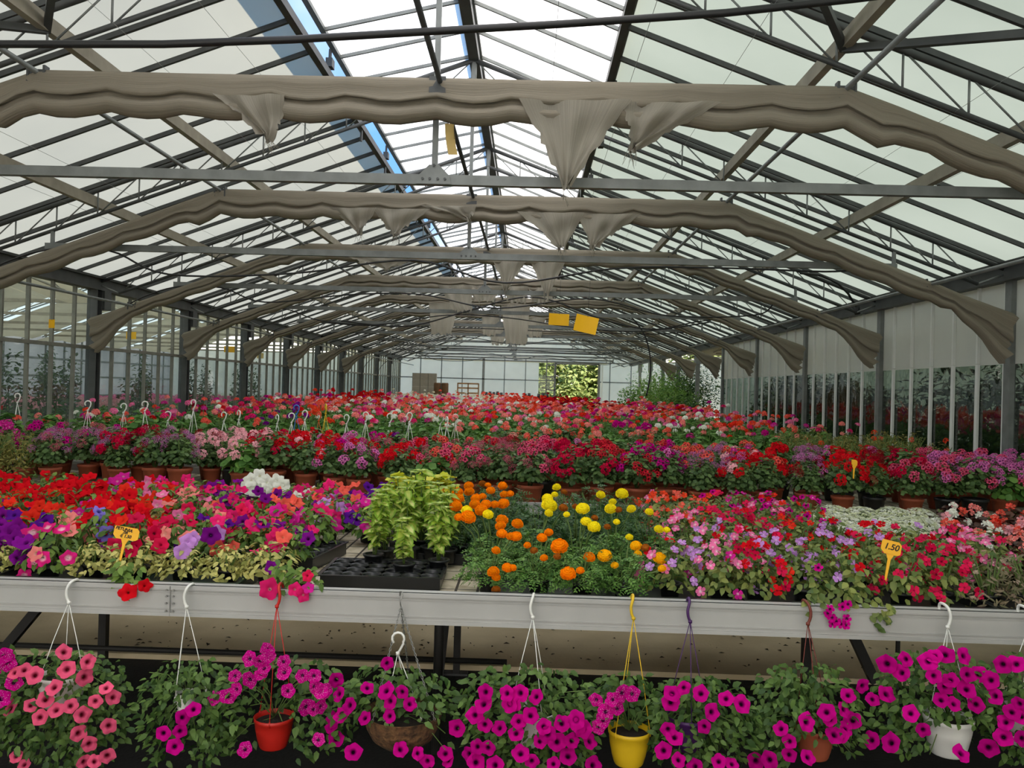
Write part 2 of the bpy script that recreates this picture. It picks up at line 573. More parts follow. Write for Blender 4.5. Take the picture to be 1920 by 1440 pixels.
def tag(o, label, cat, group=None, kind=None):
    if label:
        o['label'] = label
    if cat:
        o['category'] = cat
    if group:
        o['group'] = group
    if kind:
        o['kind'] = kind
    return o


def thing(name, label, cat, loc=(0, 0, 0), rz=0.0, group=None, kind=None):
    o = bpy.data.objects.new(name, None)
    o.empty_display_size = 0.05
    COL.objects.link(o)
    o.location = loc
    o.rotation_euler = (0, 0, rz)
    return tag(o, label, cat, group, kind)


def structure(o):
    o['kind'] = 'structure'
    return o


ONES = 'first second third fourth fifth sixth seventh eighth ninth tenth eleventh twelfth thirteenth fourteenth fifteenth sixteenth seventeenth eighteenth nineteenth'.split()
TENS = {2: 'twent', 3: 'thirt', 4: 'fort', 5: 'fift', 6: 'sixt', 7: 'sevent', 8: 'eight', 9: 'ninet'}


def nth(i):
    """0 -> first"""
    i += 1
    if i < 20:
        return ONES[i - 1]
    t, u = divmod(i, 10)
    return TENS[t] + 'ieth' if u == 0 else TENS[t] + 'y-' + ONES[u - 1]
# ------------------------------------------------------------------ the house
CX, HW = -0.63, 5.35
XL, XR = CX - HW, CX + HW
SL = 0.37
YE = 38.2
Y0 = -4.0


def zr(d):
    return 4.93 - SL * d


# floor and ground
b = MB()
b.box(((XL + XR) / 2, 4.78 + (YE - 4.78) / 2, -0.06), (34.0, YE - 4.78, 0.12))
structure(b.build('floor', M['concrete']))
b = MB()
b.box(((XL + XR) / 2, (4.78 + Y0) / 2, -0.08), (34.0, 4.78 - Y0, 0.10))
structure(b.build('ground_cloth_floor', M['soil']))
b = MB()
b.box((0, 75, -0.2), (160, 73, 0.1))
structure(b.build('outside_ground', M['outground']))

# main roof: sheets and glazing bars, two slopes
for side, nm in ((-1, 'left'), (1, 'right')):
    root = structure(thing('ceiling_' + nm, None, None))
    for k in range(-3, 12):
        ya, yb = 2.2 + 3 * k, 5.2 + 3 * k
        p = MB()
        d0, d1 = 1.29, HW + 0.12
        vs = [(CX + side * d0, ya, zr(d0)), (CX + side * d1, ya, zr(d1)), (CX + side * d1, yb, zr(d1)), (CX + side * d0, yb, zr(d0))]
        n = Vector((side * SL, 0, 1)).normalized() * 0.008
        vs += [tuple(Vector(v) + n) for v in vs]
        p.add(vs, [(0, 1, 2, 3), (7, 6, 5, 4), (0, 4, 5, 1), (1, 5, 6, 2), (2, 6, 7, 3), (3, 7, 4, 0)])
        # a single skin: the lower face carries the milky sheet
        p2 = MB()
        p2.add(vs[:4], [(0, 1, 2, 3)])
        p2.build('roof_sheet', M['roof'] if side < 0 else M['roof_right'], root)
        if k >= 0:
            for j in range(5):
                y = ya + 0.6 * j
                g = MB()
                g.bar((CX + side * d0, y, zr(d0) - 0.02), (CX + side * d1, y, zr(d1) - 0.02), 0.028, 0.04)
                g.build('glazing_bar', M['steel_dark'], root)

# ridge beam, vent kerbs
b = MB()
b.bar((CX, Y0, 4.90), (CX, YE, 4.90), 0.10, 0.12)
b.bar((CX, Y0, 4.985), (CX, YE, 4.985), 0.16, 0.03)
structure(b.build('trim_1', M['steel_dark']))
for side, i in ((-1, 2), (1, 3)):
    b = MB()
    b.bar((CX + side * 1.29, Y0, zr(1.29) - 0.02), (CX + side * 1.29, YE, zr(1.29) - 0.02), 0.06, 0.07)
    structure(b.build('trim_%d' % i, M['steel_dark']))

# ridge vents: one side propped open, the other closed
for side, lift, words_ in ((-1, 0.17, 'propped open ridge vent over the blue gap'), (1, -0.035, 'closed ridge vent on the panel wall side')):
    for i in range(4):
        ya, yb = Y0 + i * 10.55, Y0 + i * 10.55 + 10.55
        root = thing('roof_vent', '%s, %s counting from the front bench' % (words_, nth(i)), 'roof vent', (CX + side * 0.05, ya, 4.97), group='ridge vents')
        VW = 1.20 if side < 0 else 1.27
        dx, dz = side * VW, -SL * VW + lift
        L = yb - ya
        p = MB()
        p.add([(0, 0, 0), (dx, 0, dz), (dx, L, dz), (0, L, 0)], [(0, 1, 2, 3)])
        p.build('pane', M['vent'], root)
        f = MB()
        f.bar((dx, 0, dz), (dx, L, dz), 0.05, 0.06)
        f.bar((0, 0, -0.01), (0, L, -0.01), 0.04, 0.05)
        for j in range(int(L / 0.6) + 1):
            f.bar((0, min(0.6 * j, L), -0.02), (dx, min(0.6 * j, L), dz - 0.02), 0.022, 0.03)
        f.build('vent_frame', M['steel'], root)
        for j in range(6):
            q = MB()
            y = 1.0 + 1.5 * j
            q.bar((dx * 1.02, y, dz - 0.03), (dx * 1.03, y, -SL * 1.29 - 0.12 + (-0.1)), 0.02, 0.04)
            q.box((dx * 1.02, y, dz - 0.16), (0.06, 0.10, 0.08))
            q.build('opening_rack', M['steel_dark'], root)

# purlins along the house
for i, (d, s) in enumerate(((-3.78, -1), (-2.5, -1), (2.54, 1), (3.78, 1))):
    b = MB()
    x, z = CX + d, zr(abs(d)) - 0.17
    b.bar((x, Y0, z), (x, YE, z), 0.055, 0.10)
    tag(b.build('purlin', M['purlin']), ('beige box purlin, %s of the four across the roof from the glass wall') % nth(i), 'purlin', 'roof purlins')

# gutter beams
for x, nm, w in ((XL + 0.03, 'glass wall', 4), (XR - 0.03, 'panel wall', 5)):
    b = MB()
    b.box((x, (Y0 + YE) / 2, 2.87), (0.16, YE - Y0, 0.16))
    b.box((x, (Y0 + YE) / 2, 2.955), (0.24, YE - Y0, 0.03))
    structure(b.build('trim_%d' % w, M['steel_dark']))

# trusses
for k in range(1, 13):
    y = 2.2 + 3 * k
    t = thing('roof_truss', 'grey lattice roof truss with tie beam, %s counting from the front bench' % nth(k - 1), 'roof truss', (CX, y, 2.9), group='roof trusses')
    for s in (-1, 1):
        def U(d, off=0.0):
            return (s * d, 0, zr(d) - 0.075 - off - 2.9)
        n = 10 if k > 7 else 12
        c = MB(); c.tube([U(0), U(HW - 0.05)], 0.026, 8); c.build('upper_chord', M['steel_dark'], t, True)
        c = MB(); c.tube([U(0, 0.25), U(HW - 0.35, 0.25)], 0.019, 8); c.build('lower_chord', M['steel_dark'], t, True)
        c = MB()
        for j in range(n):
            d = 0.02 + j * (HW - 0.4) / n
            d2 = 0.02 + (j + 1) * (HW - 0.4) / n
            c.tube([U(d), U(d, 0.25)], 0.008, 5)
            c.tube([U(d), U(d2, 0.25)] if s < 0 else [U(d, 0.0), U(d2, 0.25)], 0.007, 5)
        c.tube([U(HW - 0.35, 0.25), U(HW - 0.05, 0.02)], 0.012, 5)
        c.build('lattice', M['steel'], t, True)
        c = MB(); c.bar((s * 4.18, 0, 0), U(4.18, 0.25), 0.03, 0.03); c.build('end_strut', M['steel'], t)
    c = MB(); c.box((-0.02, 0, 0), (8.45, 0.05, 0.062)); c.build('tie_beam', M['steel'], t)
    c = MB(); c.bar((0, 0, 0), (0, 0, zr(0) - 0.1 - 2.9), 0.035, 0.035); c.build('hanger_rod', M['steel'], t)
    c = MB()
    g = [(-0.11, 0), (0.11, 0), (0.10, 0.05), (0.03, 0.12), (-0.03, 0.12), (-0.10, 0.05)]
    vs = [(x, yy, z - 0.03) for yy in (-0.034, -0.028) for x, z in g]
    c.add(vs, [(0, 1, 2, 3, 4, 5), (11, 10, 9, 8, 7, 6)] + [(i, i + 6, (i + 1) % 6 + 6, (i + 1) % 6) for i in range(6)])
    gp = c.build('gusset_plate', M['steel'], t)
    if k < 5:
        for x, z in ((0, 0.085), (-0.07, 0.0), (-0.025, 0.0), (0.025, 0.0), (0.07, 0.0)):
            q = MB(); q.tube([(x, -0.045, z), (x, -0.034, z)], 0.009, 6); q.build('bolt', M['steel_dark'], gp)

# wind braces in the nearest bay
for i, (p, q) in enumerate((((CX + 2.54, 5.2, 3.78), (CX + 5.2, 2.3, 2.95)), ((CX + 2.54, 5.2, 3.78), (CX + 1.35, 3.5, 4.3)),
                           ((CX - 2.5, 5.2, 3.80), (CX - 5.2, 2.3, 2.95)), ((CX - 2.5, 5.2, 3.8), (CX - 1.35, 3.5, 4.3)))):
    b = MB(); b.bar(p, q, 0.045, 0.045)
    where = ('long wind brace running down to the panel wall', 'short wind brace up to the closed ridge vent', 'long wind brace running down to the glass wall', 'short wind brace up to the open ridge vent')[i]
    tag(b.build('wind_brace', M['steel_dark']), where + ', from the nearest truss', 'brace', 'wind braces')

# posts of the glass wall
for k in range(0, 12):
    t = thing('steel_post', 'grey steel post in the glass wall, %s counting from the front bench' % nth(k), 'post', (XL + 0.02, 2.2 + 3 * k, 0), group='posts in the glass wall')
    c = MB()
    c.box((0, -0.06, 1.40), (0.14, 0.012, 2.8)); c.box((0, 0.06, 1.40), (0.14, 0.012, 2.8)); c.box((0, 0, 1.40), (0.012, 0.12, 2.8))
    c.build('column', M['steel_dark'], t)
    c = MB(); c.box((0.02, 0.16, 2.66), (0.16, 0.18, 0.26)); c.build('haunch', M['steel_dark'], t)
# posts of the panel wall and the open side behind it
for k in range(2, 12):
    opened = k > 6
    t = thing('steel_post', ('free standing grey post beside the green bushes, %s counting from the front' if opened else 'grey steel post in the white panel wall, %s counting from the front bench') % nth(k - (7 if opened else 2)),
              'post', (XR - 0.02, 2.2 + 3 * k, 0), group='posts by the bushes' if opened else 'posts in the panel wall')
    c = MB(); c.box((0, 0, 1.40), (0.10 if opened else 0.06, 0.15 if opened else 0.11, 2.8)); c.build('column', M['steel'], t)
    if opened:
        c = MB(); c.box((0, 0, 2.62), (0.14, 0.34, 0.36)); c.build('haunch', M['steel'], t)

# the glass wall: one window per bay
wl = structure(thing('wall_left', None, None, (XL, 0, 0)))
c = MB(); c.box((0, (Y0 + YE) / 2, 0.1), (0.06, YE - Y0, 0.2)); c.build('base_kerb', M['concrete'], wl)
for k in range(-3, 12):
    ya = 2.2 + 3 * k
    w = structure(thing('window_%d' % (k + 4), None, None, (XL, ya, 0)))
    p = MB(); p.add([(0, 0.06, 2.0), (0, 2.94, 2.0), (0, 2.94, 2.8), (0, 0.06, 2.8)], [(0, 1, 2, 3)]); p.build('pane', M['glass'], w)
    p = MB(); p.add([(0, 0.06, 0.2), (0, 2.94, 0.2), (0, 2.94, 2.0), (0, 0.06, 2.0)], [(0, 1, 2, 3)]); p.build('pane', M['glass_low'], w)
    for j in range(1, 6):
        c = MB(); c.box((0.02, 0.5 * j, 1.5), (0.045, 0.032, 2.6)); c.build('mullion', M['mullion_grey'], w)
    c = MB(); c.box((0.035, 1.5, 2.0), (0.05, 2.88, 0.045)); c.build('mid_rail', M['mullion_grey'], w)

# the panel wall: whitewashed glass above, dark panes below
wr = structure(thing('wall_right', None, None, (XR, 0, 0)))
YR = 20.2
c = MB(); c.box((0, (Y0 + YR) / 2, 0.25), (0.06, YR - Y0, 0.5)); c.build('kick_board', M['mullion_white'], wr)
for k in range(-3, 6):
    ya = 2.2 + 3 * k
    w = structure(thing('window_%d' % (k + 24), None, None, (XR, ya, 0)))
    p = MB(); p.add([(0, 0.05, 0.5), (0, 2.95, 0.5), (0, 2.95, 1.98), (0, 0.05, 1.98)], [(3, 2, 1, 0)]); p.build('pane', M['glass_dark'], w)
    p = MB(); p.add([(0, 0.05, 1.98), (0, 2.95, 1.98), (0, 2.95, 2.8), (0, 0.05, 2.8)], [(3, 2, 1, 0)]); p.build('whitewashed_pane', M['whitewash'], w)
    for j in range(0, 6):
        c = MB(); c.box((-0.02, 0.5 * j + 0.08, 1.24), (0.025, 0.05, 1.5)); c.box((-0.02, 0.5 * j + 0.08, 2.4), (0.03, 0.03, 0.8)); c.build('mullion', M['mullion_white'], w)
# cable and lamp on the panel wall
c = MB()
c.tube([at(1500, 512, 11.1), at(1540, 516, 11.1), at(1572, 532, 11.1), at(1590, 550, 11.2), at(1605, 575, 11.3)], 0.016, 8)
c.tube([at(1606, 574, 11.3), at(1608, 590, 11.3)], 0.04, 8)
tag(c.build('power_cable', M['black'], None, True), 'black cable curving from the second tie beam to a socket by the panel wall', 'cable')

# end wall with its door
wb = structure(thing('wall_back', None, None, (0, YE, 0)))
DX0, DX1, DZ = 1.20, 3.22, 2.84


def panel(x0, x1, z0, z1, m='endwall', nm='gable_sheet', gable=False):
    p = MB()
    if gable:
        p.add([(x0, 0, z0), (x1, 0, z0), (x1, 0, 2.95), (CX, 0, 4.93), (x0, 0, 2.95)], [(0, 1, 2, 3, 4)])
    else:
        p.add([(x0, 0, z0), (x1, 0, z0), (x1, 0, z1), (x0, 0, z1)], [(0, 1, 2, 3)])
    p.build(nm, M[m], wb)


panel(XL, DX0 - 0.75, 0, DZ)
panel(DX1, XR, 0, DZ)
panel(XL, XR, DZ, 4.9, gable=True)
panel(DX0 - 0.75, DX0, 0.9, DZ, 'glass', 'pane')
panel(DX0 - 0.75, DX0, 0.0, 0.9)
panel(XL - 10.7, XL, 0, 3.0)
panel(XR, XR + 10.7, 0, 3.0)
for x in np.arange(XL, XR + 0.01, 0.97):
    if DX0 < x < DX1 - 0.2:
        continue
    c = MB(); c.box((x, -0.03, 1.5), (0.04 if int(round((x - XL) / 0.97)) % 4 else 0.11, 0.05, 3.0)); c.build('frame_post', M['steel'], wb)
for x0, x1, z in ((XL, DX0, 2.02), (DX1, XR, 2.02), (XL, XR, 2.9), (XL + 1, XR - 1, 3.4), (XL + 3, XR - 3, 4.0)):
    c = MB(); c.box(((x0 + x1) / 2, -0.03, z), (x1 - x0, 0.05, 0.05)); c.build('frame_rail', M['steel'], wb)
d = structure(thing('door_1', None, None, (0, YE - 0.02, 0)))
for x in (DX0, DX1):
    c = MB(); c.box((x, 0, DZ / 2), (0.10, 0.08, DZ)); c.build('door_frame', M['steel'], d)
c = MB(); c.box(((DX0 + DX1) / 2, 0, DZ), (DX1 - DX0, 0.08, 0.1)); c.build('door_frame', M['steel'], d)
c = MB()
c.box((DX0 - 0.4, -0.1, 1.4), (0.05, 0.04, 2.7)); c.box((DX0 - 0.02, -0.1, 1.4), (0.05, 0.04, 2.7))
for z in (0.1, 0.9, 1.6, 2.2, 2.75):
    c.box((DX0 - 0.2, -0.1, z), (0.4, 0.04, 0.06))
c.build('door_leaf', M['steel'], d)
c = MB(); c.box((DX1 + 0.14, -0.08, 1.4), (0.07, 0.04, 2.75)); c.build('door_leaf', M['mullion_white'], d)
# unseen wall behind the camera, set close and bright to add front fill light
c = MB(); c.add([(XL - 10.7, Y0, 0), (XR + 10.7, Y0, 0), (XR + 10.7, Y0, 3), (CX, Y0, 4.9), (XL - 10.7, Y0, 3)], [(0, 1, 2, 3, 4)])
structure(c.build('wall_front_fill', M['fill_wall']))

# ------------------------------------------------------------------ shade curtains
PATH = [(-5.86, 2.40), (-5.34, 2.60), (-3.05, 3.47), (1.85, 3.47), (3.82, 2.74), (4.56, 2.46)]


def path_pts(step=0.11):
    out, s = [], 0.0
    for (a, b_) in zip(PATH[:-1], PATH[1:]):
        L = math.hypot(b_[0] - a[0], b_[1] - a[1])
        n = max(2, int(L / step))
        for i in range(n):
            t = i / n
            out.append((a[0] + (b_[0] - a[0]) * t, a[1] + (b_[1] - a[1]) * t, s + L * t))
        s += L
    out.append((PATH[-1][0], PATH[-1][1], s))
    return out, s


FRONT = [(-0.08, 0.0), (-0.5, 0.02), (-0.78, 0.10), (-0.86, 0.22), (-0.74, 0.33), (-0.98, 0.42), (-0.92, 0.49), (-0.40, 0.50), (-0.52, 0.60), (-0.92, 0.70), (-1.05, 0.80), (-0.88, 0.91), (-0.40, 0.985), (0.0, 1.0), (0.4, 0.93), (0.62, 0.7), (0.5, 0.4), (0.3, 0.1)]


def curtain_bundle(seed, hgt):
    rr = random.Random(seed)
    pts, S = path_pts()
    vs, fs, rads = [], [], []
    ph = rr.uniform(0, 1)
    n = len(FRONT)
    tw = [rr.uniform(0.8, 1.2) for _ in pts]
    for i, (x, z, s) in enumerate(pts):
        q = (s / 0.50 + ph) % 1.0
        sc = math.sin(PI * q) ** 0.8
        flat = 1.0 if -3.3 < x < 2.1 else 0.78
        h = hgt * flat * 0.92
        th = 0.062 + 0.02 * sc
        e0, e1 = s, S - s
        e = min(e0, e1)
        if e < 0.62:                      # tail beyond the last pipe: pinched, then fanned out
            f = max(0.0, 1 - e / 0.55)
            h = 0.15 + 0.26 * f ** 0.8
            th = 0.06 + 0.05 * f
        for j, (a, b_) in enumerate(FRONT):
            zz = -h * b_
            yy = th * a * (1.0 + 0.10 * math.sin(s * 2.3 + j * 1.3))
            zz -= (h / 0.2) * sc * (0.7 + 0.3 * tw[int(s / 0.5 + ph) % len(tw)]) * ((0.048 * b_ / 0.5 if j < 7 else 0.02) if b_ <= 0.5 and j < 14 else 0.02 + 0.022 * b_)
            if e < 0.35:
                yy += 0.03 * math.sin(j * 2.3) * (1 - e / 0.35)
                xx = x + (0.06 * math.sin(j * 3.1) + 0.10 * (b_ - 0.5)) * (1 - e / 0.35) * (1 if e0 > e1 else -1) * -1
            else:
                xx = x
            vs.append((xx, yy, z + zz))
            rads.append(b_ if j < 14 else 1.6 - b_ * 0.6)
    for i in range(len(pts) - 1):
        for j in range(n):
            a, b_ = i * n + j, i * n + (j + 1) % n
            fs.append((a, b_, b_ + n, a + n))
    m = MB()
    m.add(vs, fs, 0, rads)
    return m


def flap(x0, x1, tipx, length, z0, seed, tw=0.06, fr=0.05):
    """a torn piece of cloth hanging from the bundle"""
    rr = random.Random(seed)
    m = MB()
    nu, nv = 15, 14
    vs, fs = [], []
    for j in range(nv):
        v = j / (nv - 1)
        for i in range(nu):
            u = i / (nu - 1)
            xt = x0 + (x1 - x0) * u
            xb = tipx + tw * (u - 0.5)
            w = v
            droop = 0.25 * length * math.sin(PI * u) * v * (1 - v)
            x = xt + (xb - xt) * w
            # the free hems run from the hooks to the tip
            z = z0 - length * v * (1 - 0.14 * (2 * u - 1) ** 2 * (1 - v)) - droop * 0.3
            y = -0.10 + 0.035 * math.sin(u * 15 + seed) * (0.3 + v) + 0.02 * math.sin(v * 7 + u * 5)
            if j == nv - 1 or i in (0, nu - 1):
                x += rr.uniform(-fr, fr) * 0.35 * v
                z += rr.uniform(-fr, fr * 0.3) * v
            vs.append((x, y, z))
    for j in range(nv - 1):
        for i in range(nu - 1):
            a = j * nu + i
            fs.append((a, a + 1, a + nu + 1, a + nu))
    m.add(vs, fs, 0, [(q % nu) / (nu - 1) * 1.6 for q in range(nu * nv)])
    # loose threads at the tip
    for q in range(14):
        u = rr.random()
        i = int(u * (nu - 1))
        a = Vector(vs[(nv - 1) * nu + i])
        bq = a + Vector((rr.uniform(-0.04, 0.04), rr.uniform(-0.02, 0.02), -rr.uniform(0.03, 0.10)))
        m.tube([a, bq], 0.0012, 3)
    return m


def fx(px, k):
    return (px - 991) * (5.02 + 3 * (k - 1)) / F


FLAPS = {
    1: [(958, 1165, 1050, 0.50, 3.33), (1150, 1330, 1172, 0.27, 3.33), (390, 525, 500, 0.25, 3.32)],
    2: [(610, 700, 668, 0.22, 3.30), (690, 800, 735, 0.24, 3.3), (780, 885, 870, 0.12, 3.34), (960, 1085, 1045, 0.34, 3.30), (1070, 1190, 1102, 0.32, 3.3)],
    3: [(640, 780, 720, 0.16, 3.3), (915, 985, 944, 0.42, 3.34), (985, 1055, 1020, 0.46, 3.32)],
    4: [(815, 880, 865, 0.42, 3.32), (865, 940, 905, 0.26, 3.33), (935, 985, 965, 0.26, 3.33), (985, 1040, 1010, 0.24, 3.32)],
    5: [(800, 855, 825, 0.62, 3.32), (935, 990, 965, 0.80, 3.33)],
    6: [(900, 935, 915, 0.45, 3.33), (985, 1020, 1000, 0.45, 3.33)],
    7: [(910, 950, 930, 0.5, 3.33), (960, 990, 975, 0.5, 3.33)],
}
for k in range(1, 9):
    y = 5.02 + 3 * (k - 1)
    t = thing('shade_curtain', 'gathered taupe shade curtain slung across the house, %s counting from the front bench' % nth(k - 1), 'shade curtain', (0, y, 0), group='shade curtains')
    o = curtain_bundle(k, 0.255 if k < 3 else 0.21 if k < 5 else 0.17).build('cloth_bundle', M['cloth'], t, True)
    for i, (a, b_, tp, ln, z0) in enumerate(FLAPS.get(k, [])):
        wide = 0.3 if k >= 4 else 0.05
        flap(fx(a, k), fx(b_, k), fx(tp, k), ln, z0, k * 10 + i, tw=wide if k != 5 else 0.42).build('torn_flap', M['rag'], t, True)
    for (x, z) in PATH[1:5]:
        c = MB()
        c.box((x - 0.05, -0.03, z - 0.03), (0.015, 0.05, 0.10)); c.box((x + 0.05, -0.03, z - 0.03), (0.015, 0.05, 0.10)); c.box((x, -0.03, z - 0.02), (0.10, 0.04, 0.03))
        c.build('pipe_clamp', M['steel_dark'], t)
    c = MB(); c.box((-0.60, -0.03, 3.42), (0.10, 0.05, 0.10)); c.build('pipe_clamp', M['steel_dark'], t)

# pipes the curtains run on
for (x, z, w) in ((-5.34, 2.57, 'grey curtain pipe close to the glass wall'), (-3.05, 3.45, 'grey curtain pipe under the roof slope on the glass wall side'), (-0.585, 3.44, 'dark curtain pipe under the ridge'),
                  (1.85, 3.45, 'grey curtain pipe under the roof slope on the panel wall side'), (3.82, 2.71, 'grey curtain pipe close to the panel wall')):
    c = MB(); c.tube([(x, 0.3, z), (x, YE - 0.1, z)], 0.017, 8)
    tag(c.build('curtain_pipe', M['steel_dark'] if x == -0.585 else M['steel'], None, True), w + ', full length', 'pipe', 'curtain pipes')
# thin wires
for i, x in enumerate((-4.4, -3.9, -2.4, -1.8, 0.1, 0.6, 1.2, 2.6, 3.1)):
    z = 2.98 + 0.62 * min(1, max(0, (4.75 - abs(x + 0.6)) / 2.3)) if abs(x + 0.6) > 2.45 else 3.6
    c = MB(); c.tube([(x, 0.4, z), (x, YE - 0.1, z)], 0.0016, 4)
    tag(c.build('support_wire', M['chain'], None, True), 'thin wire stretched along under the roof, %s from the glass wall' % nth(i), 'wire', 'support wires')

# hoses
c = MB()
c.tube([(-4.4, 4, 3.20), (-3.4, 4, 3.215), (-2.62, 4, 3.22), (-1.83, 4, 3.235), (-1.2, 4, 3.27), (-0.5, 4, 3.325), (0.1, 4, 3.37), (0.9, 4, 3.44), (1.52, 4, 3.52), (2.2, 4, 3.62)], 0.0185, 10)
tag(c.build('irrigation_pipe', M['black'], None, True), 'thick black pipe crossing overhead in front of the nearest curtain', 'pipe')


def smooth(pts, n=6):
    pts = [Vector(p) for p in pts]
    out = []
    for i in range(len(pts) - 1):
        p0, p1, p2, p3 = pts[max(i - 1, 0)], pts[i], pts[i + 1], pts[min(i + 2, len(pts) - 1)]
        for j in range(n):
            t = j / n
            out.append(0.5 * ((2 * p1) + (-p0 + p2) * t + (2 * p0 - 5 * p1 + 4 * p2 - p3) * t * t + (-p0 + 3 * p1 - 3 * p2 + p3) * t ** 3))
    out.append(pts[-1])
    return out


for k in range(2, 11):
    y = 2.2 + 3 * k - 0.06
    rr = random.Random(k * 3)
    pts = [(XL + 0.12, y, 2.05), (XL + 0.2, y, 2.3), (XL + 0.55, y, 2.62), (-4.85, y, 2.85), (-4.2, y, 2.86)]
    x = -3.6
    while x < 3.2:
        pts.append((x, y, 2.86 - rr.choice((0.02, 0.03, 0.05, 0.18, 0.22))))
        x += rr.uniform(0.9, 1.3)
    pts += [(3.3, y, 2.86), (3.75, y, 2.75)]
    c = MB(); c.tube(smooth(pts), 0.0095, 6)
    tag(c.build('water_hose', M['black'], None, True), 'thin black hose looped along a tie beam, %s counting from the front bench' % nth(k - 2), 'hose', 'hoses on the tie beams')
c = MB(); c.tube(smooth([at(640, 602, 13.9), at(760, 612, 13.9), at(860, 588, 13.9), at(940, 565, 13.9), at(992, 557, 13.9), at(1040, 565, 13.9), at(1110, 592, 13.9), at(1180, 612, 13.9), at(1240, 617, 13.9), at(1330, 604, 13.9)]), 0.013, 6)
tag(c.build('arched_hose', M['black'], None, True), 'black hose arching up in the middle above the yellow cards', 'hose')
c = MB(); c.tube(smooth([at(1180, 592, 17), at(1195, 607, 17), at(1211, 634, 17), at(1219, 670, 17), at(1219, 705, 17), at(1212, 742, 17)]), 0.016, 6)
tag(c.build('dangling_hose', M['black'], None, True), 'black hose hanging down in front of the green bushes', 'hose')

# yellow sticky cards
def sticky(cx, cy, D, w, h, rot, label, m='card', ztop=None, name='hanging_sticky_card', yaw=0.0):
    p = at(cx, cy, D)
    t = thing(name, label, 'sticky trap', p)
    t.rotation_euler = (0, rot, yaw)
    c = MB()
    n = 8
    vs, fs = [], []
    for yy in (-0.002, 0.002):
        for i in range(n + 1):
            x = -w / 2 + w * i / n
            bow = 0.012 * math.sin(PI * i / n)
            vs += [(x, yy + bow, -h / 2), (x, yy + bow, h / 2)]
    for i in range(n):
        a = 2 * i
        fs += [(a, a + 2, a + 3, a + 1), (a + 1 + 2 * (n + 1), a + 3 + 2 * (n + 1), a + 2 + 2 * (n + 1), a + 2 * (n + 1)), (a, a + 2 * (n + 1), a + 2 + 2 * (n + 1), a + 2), (a + 1, a + 3, a + 3 + 2 * (n + 1), a + 1 + 2 * (n + 1))]
    e = 2 * (n + 1)
    fs += [(0, 1, 1 + e, e), (2 * n + 1, 2 * n, 2 * n + e, 2 * n + 1 + e)]
    c.add(vs, fs)
    c.build('card_sheet', M[m], t)
    c = MB(); c.tube([(0, 0, h / 2 - 0.01), (math.sin(-rot) * 0.3, 0, h / 2 + (ztop or 0.3))], 0.0015, 4); c.build('string', M['black'], t, True)


sticky(1048, 599, 9.6, 0.235, 0.135, 0.035, 'smaller yellow sticky card hanging level under the roof', ztop=0.50)
sticky(1099, 608, 8.1, 0.222, 0.165, 0.20, 'larger yellow sticky card hanging tilted under the roof', ztop=0.36)
sticky(846, 261, 5.4, 0.20, 0.065, 1.42, 'curled faded sticky card hanging by the centre hanger rod', 'card_old', ztop=0.02, yaw=0.5)
sticky(97, 607, 9.6, 0.07, 0.1, 0.0, 'small yellow sticky card behind the glass wall, closest to the front bench', ztop=0.4)
sticky(246, 629, 14.6, 0.18, 0.13, 0.0, 'wide yellow sticky card behind the glass wall', ztop=0.5)
sticky(430, 655, 21.5, 0.28, 0.16, 0.0, 'orange yellow sticky card far behind the glass wall', ztop=0.5)
sticky(488, 667, 24.0, 0.2, 0.16, 0.0, 'pale sticky card furthest down behind the glass wall', 'card_old', ztop=0.5)

# ------------------------------------------------------------------ next house beyond the glass wall
RX = CX - 2 * HW
def side_house(rx, x_in, x_out, nm, cloth):
    roof = structure(thing('ceiling_' + nm, None, None))
    for s in (-1, 1):
        p = MB()
        d0, d1 = 0.0, HW
        p.add([(rx, Y0, zr(0)), (rx + s * HW, Y0, zr(HW)), (rx + s * HW, YE, zr(HW)), (rx, YE, zr(0))], [(0, 1, 2, 3)])
        p.build('roof_sheet', M['roof_side'], roof)
        g = MB()
        for i in range(56):
            y = 4.0 + 0.6 * i
            g.bar((rx, y, zr(0) - 0.02), (rx + s * HW, y, zr(HW) - 0.02), 0.028, 0.04)
        g.build('glazing_bar', M['steel'], roof)
    for i, k in enumerate(range(2, 12)):
        y = 2.2 + 3 * k
        t = thing('roof_truss', 'grey roof truss of the house beyond the %s, %s counting from the front' % (cloth, nth(i)), 'roof truss', (rx, y, 2.9), group='trusses beyond the ' + cloth)
        for s in (-1, 1):
            def U(d, off=0.0):
                return (s * d, 0, zr(d) - 0.075 - off - 2.9)
            c = MB(); c.tube([U(0), U(HW - 0.1)], 0.024, 6); c.build('upper_chord', M['purlin'], t, True)
            c = MB(); c.tube([U(0, 0.25), U(HW - 0.4, 0.25)], 0.018, 6); c.build('lower_chord', M['purlin'], t, True)
            c = MB()
            for j in range(10):
                d, d2 = j * 0.49, (j + 1) * 0.49
                c.tube([U(d), U(d, 0.25)], 0.008, 4); c.tube([U(d), U(d2, 0.25)], 0.007, 4)
            c.build('lattice', M['purlin'], t, True)
        c = MB(); c.box((0, 0, 0), (8.4, 0.05, 0.06)); c.build('tie_beam', M['purlin'], t)


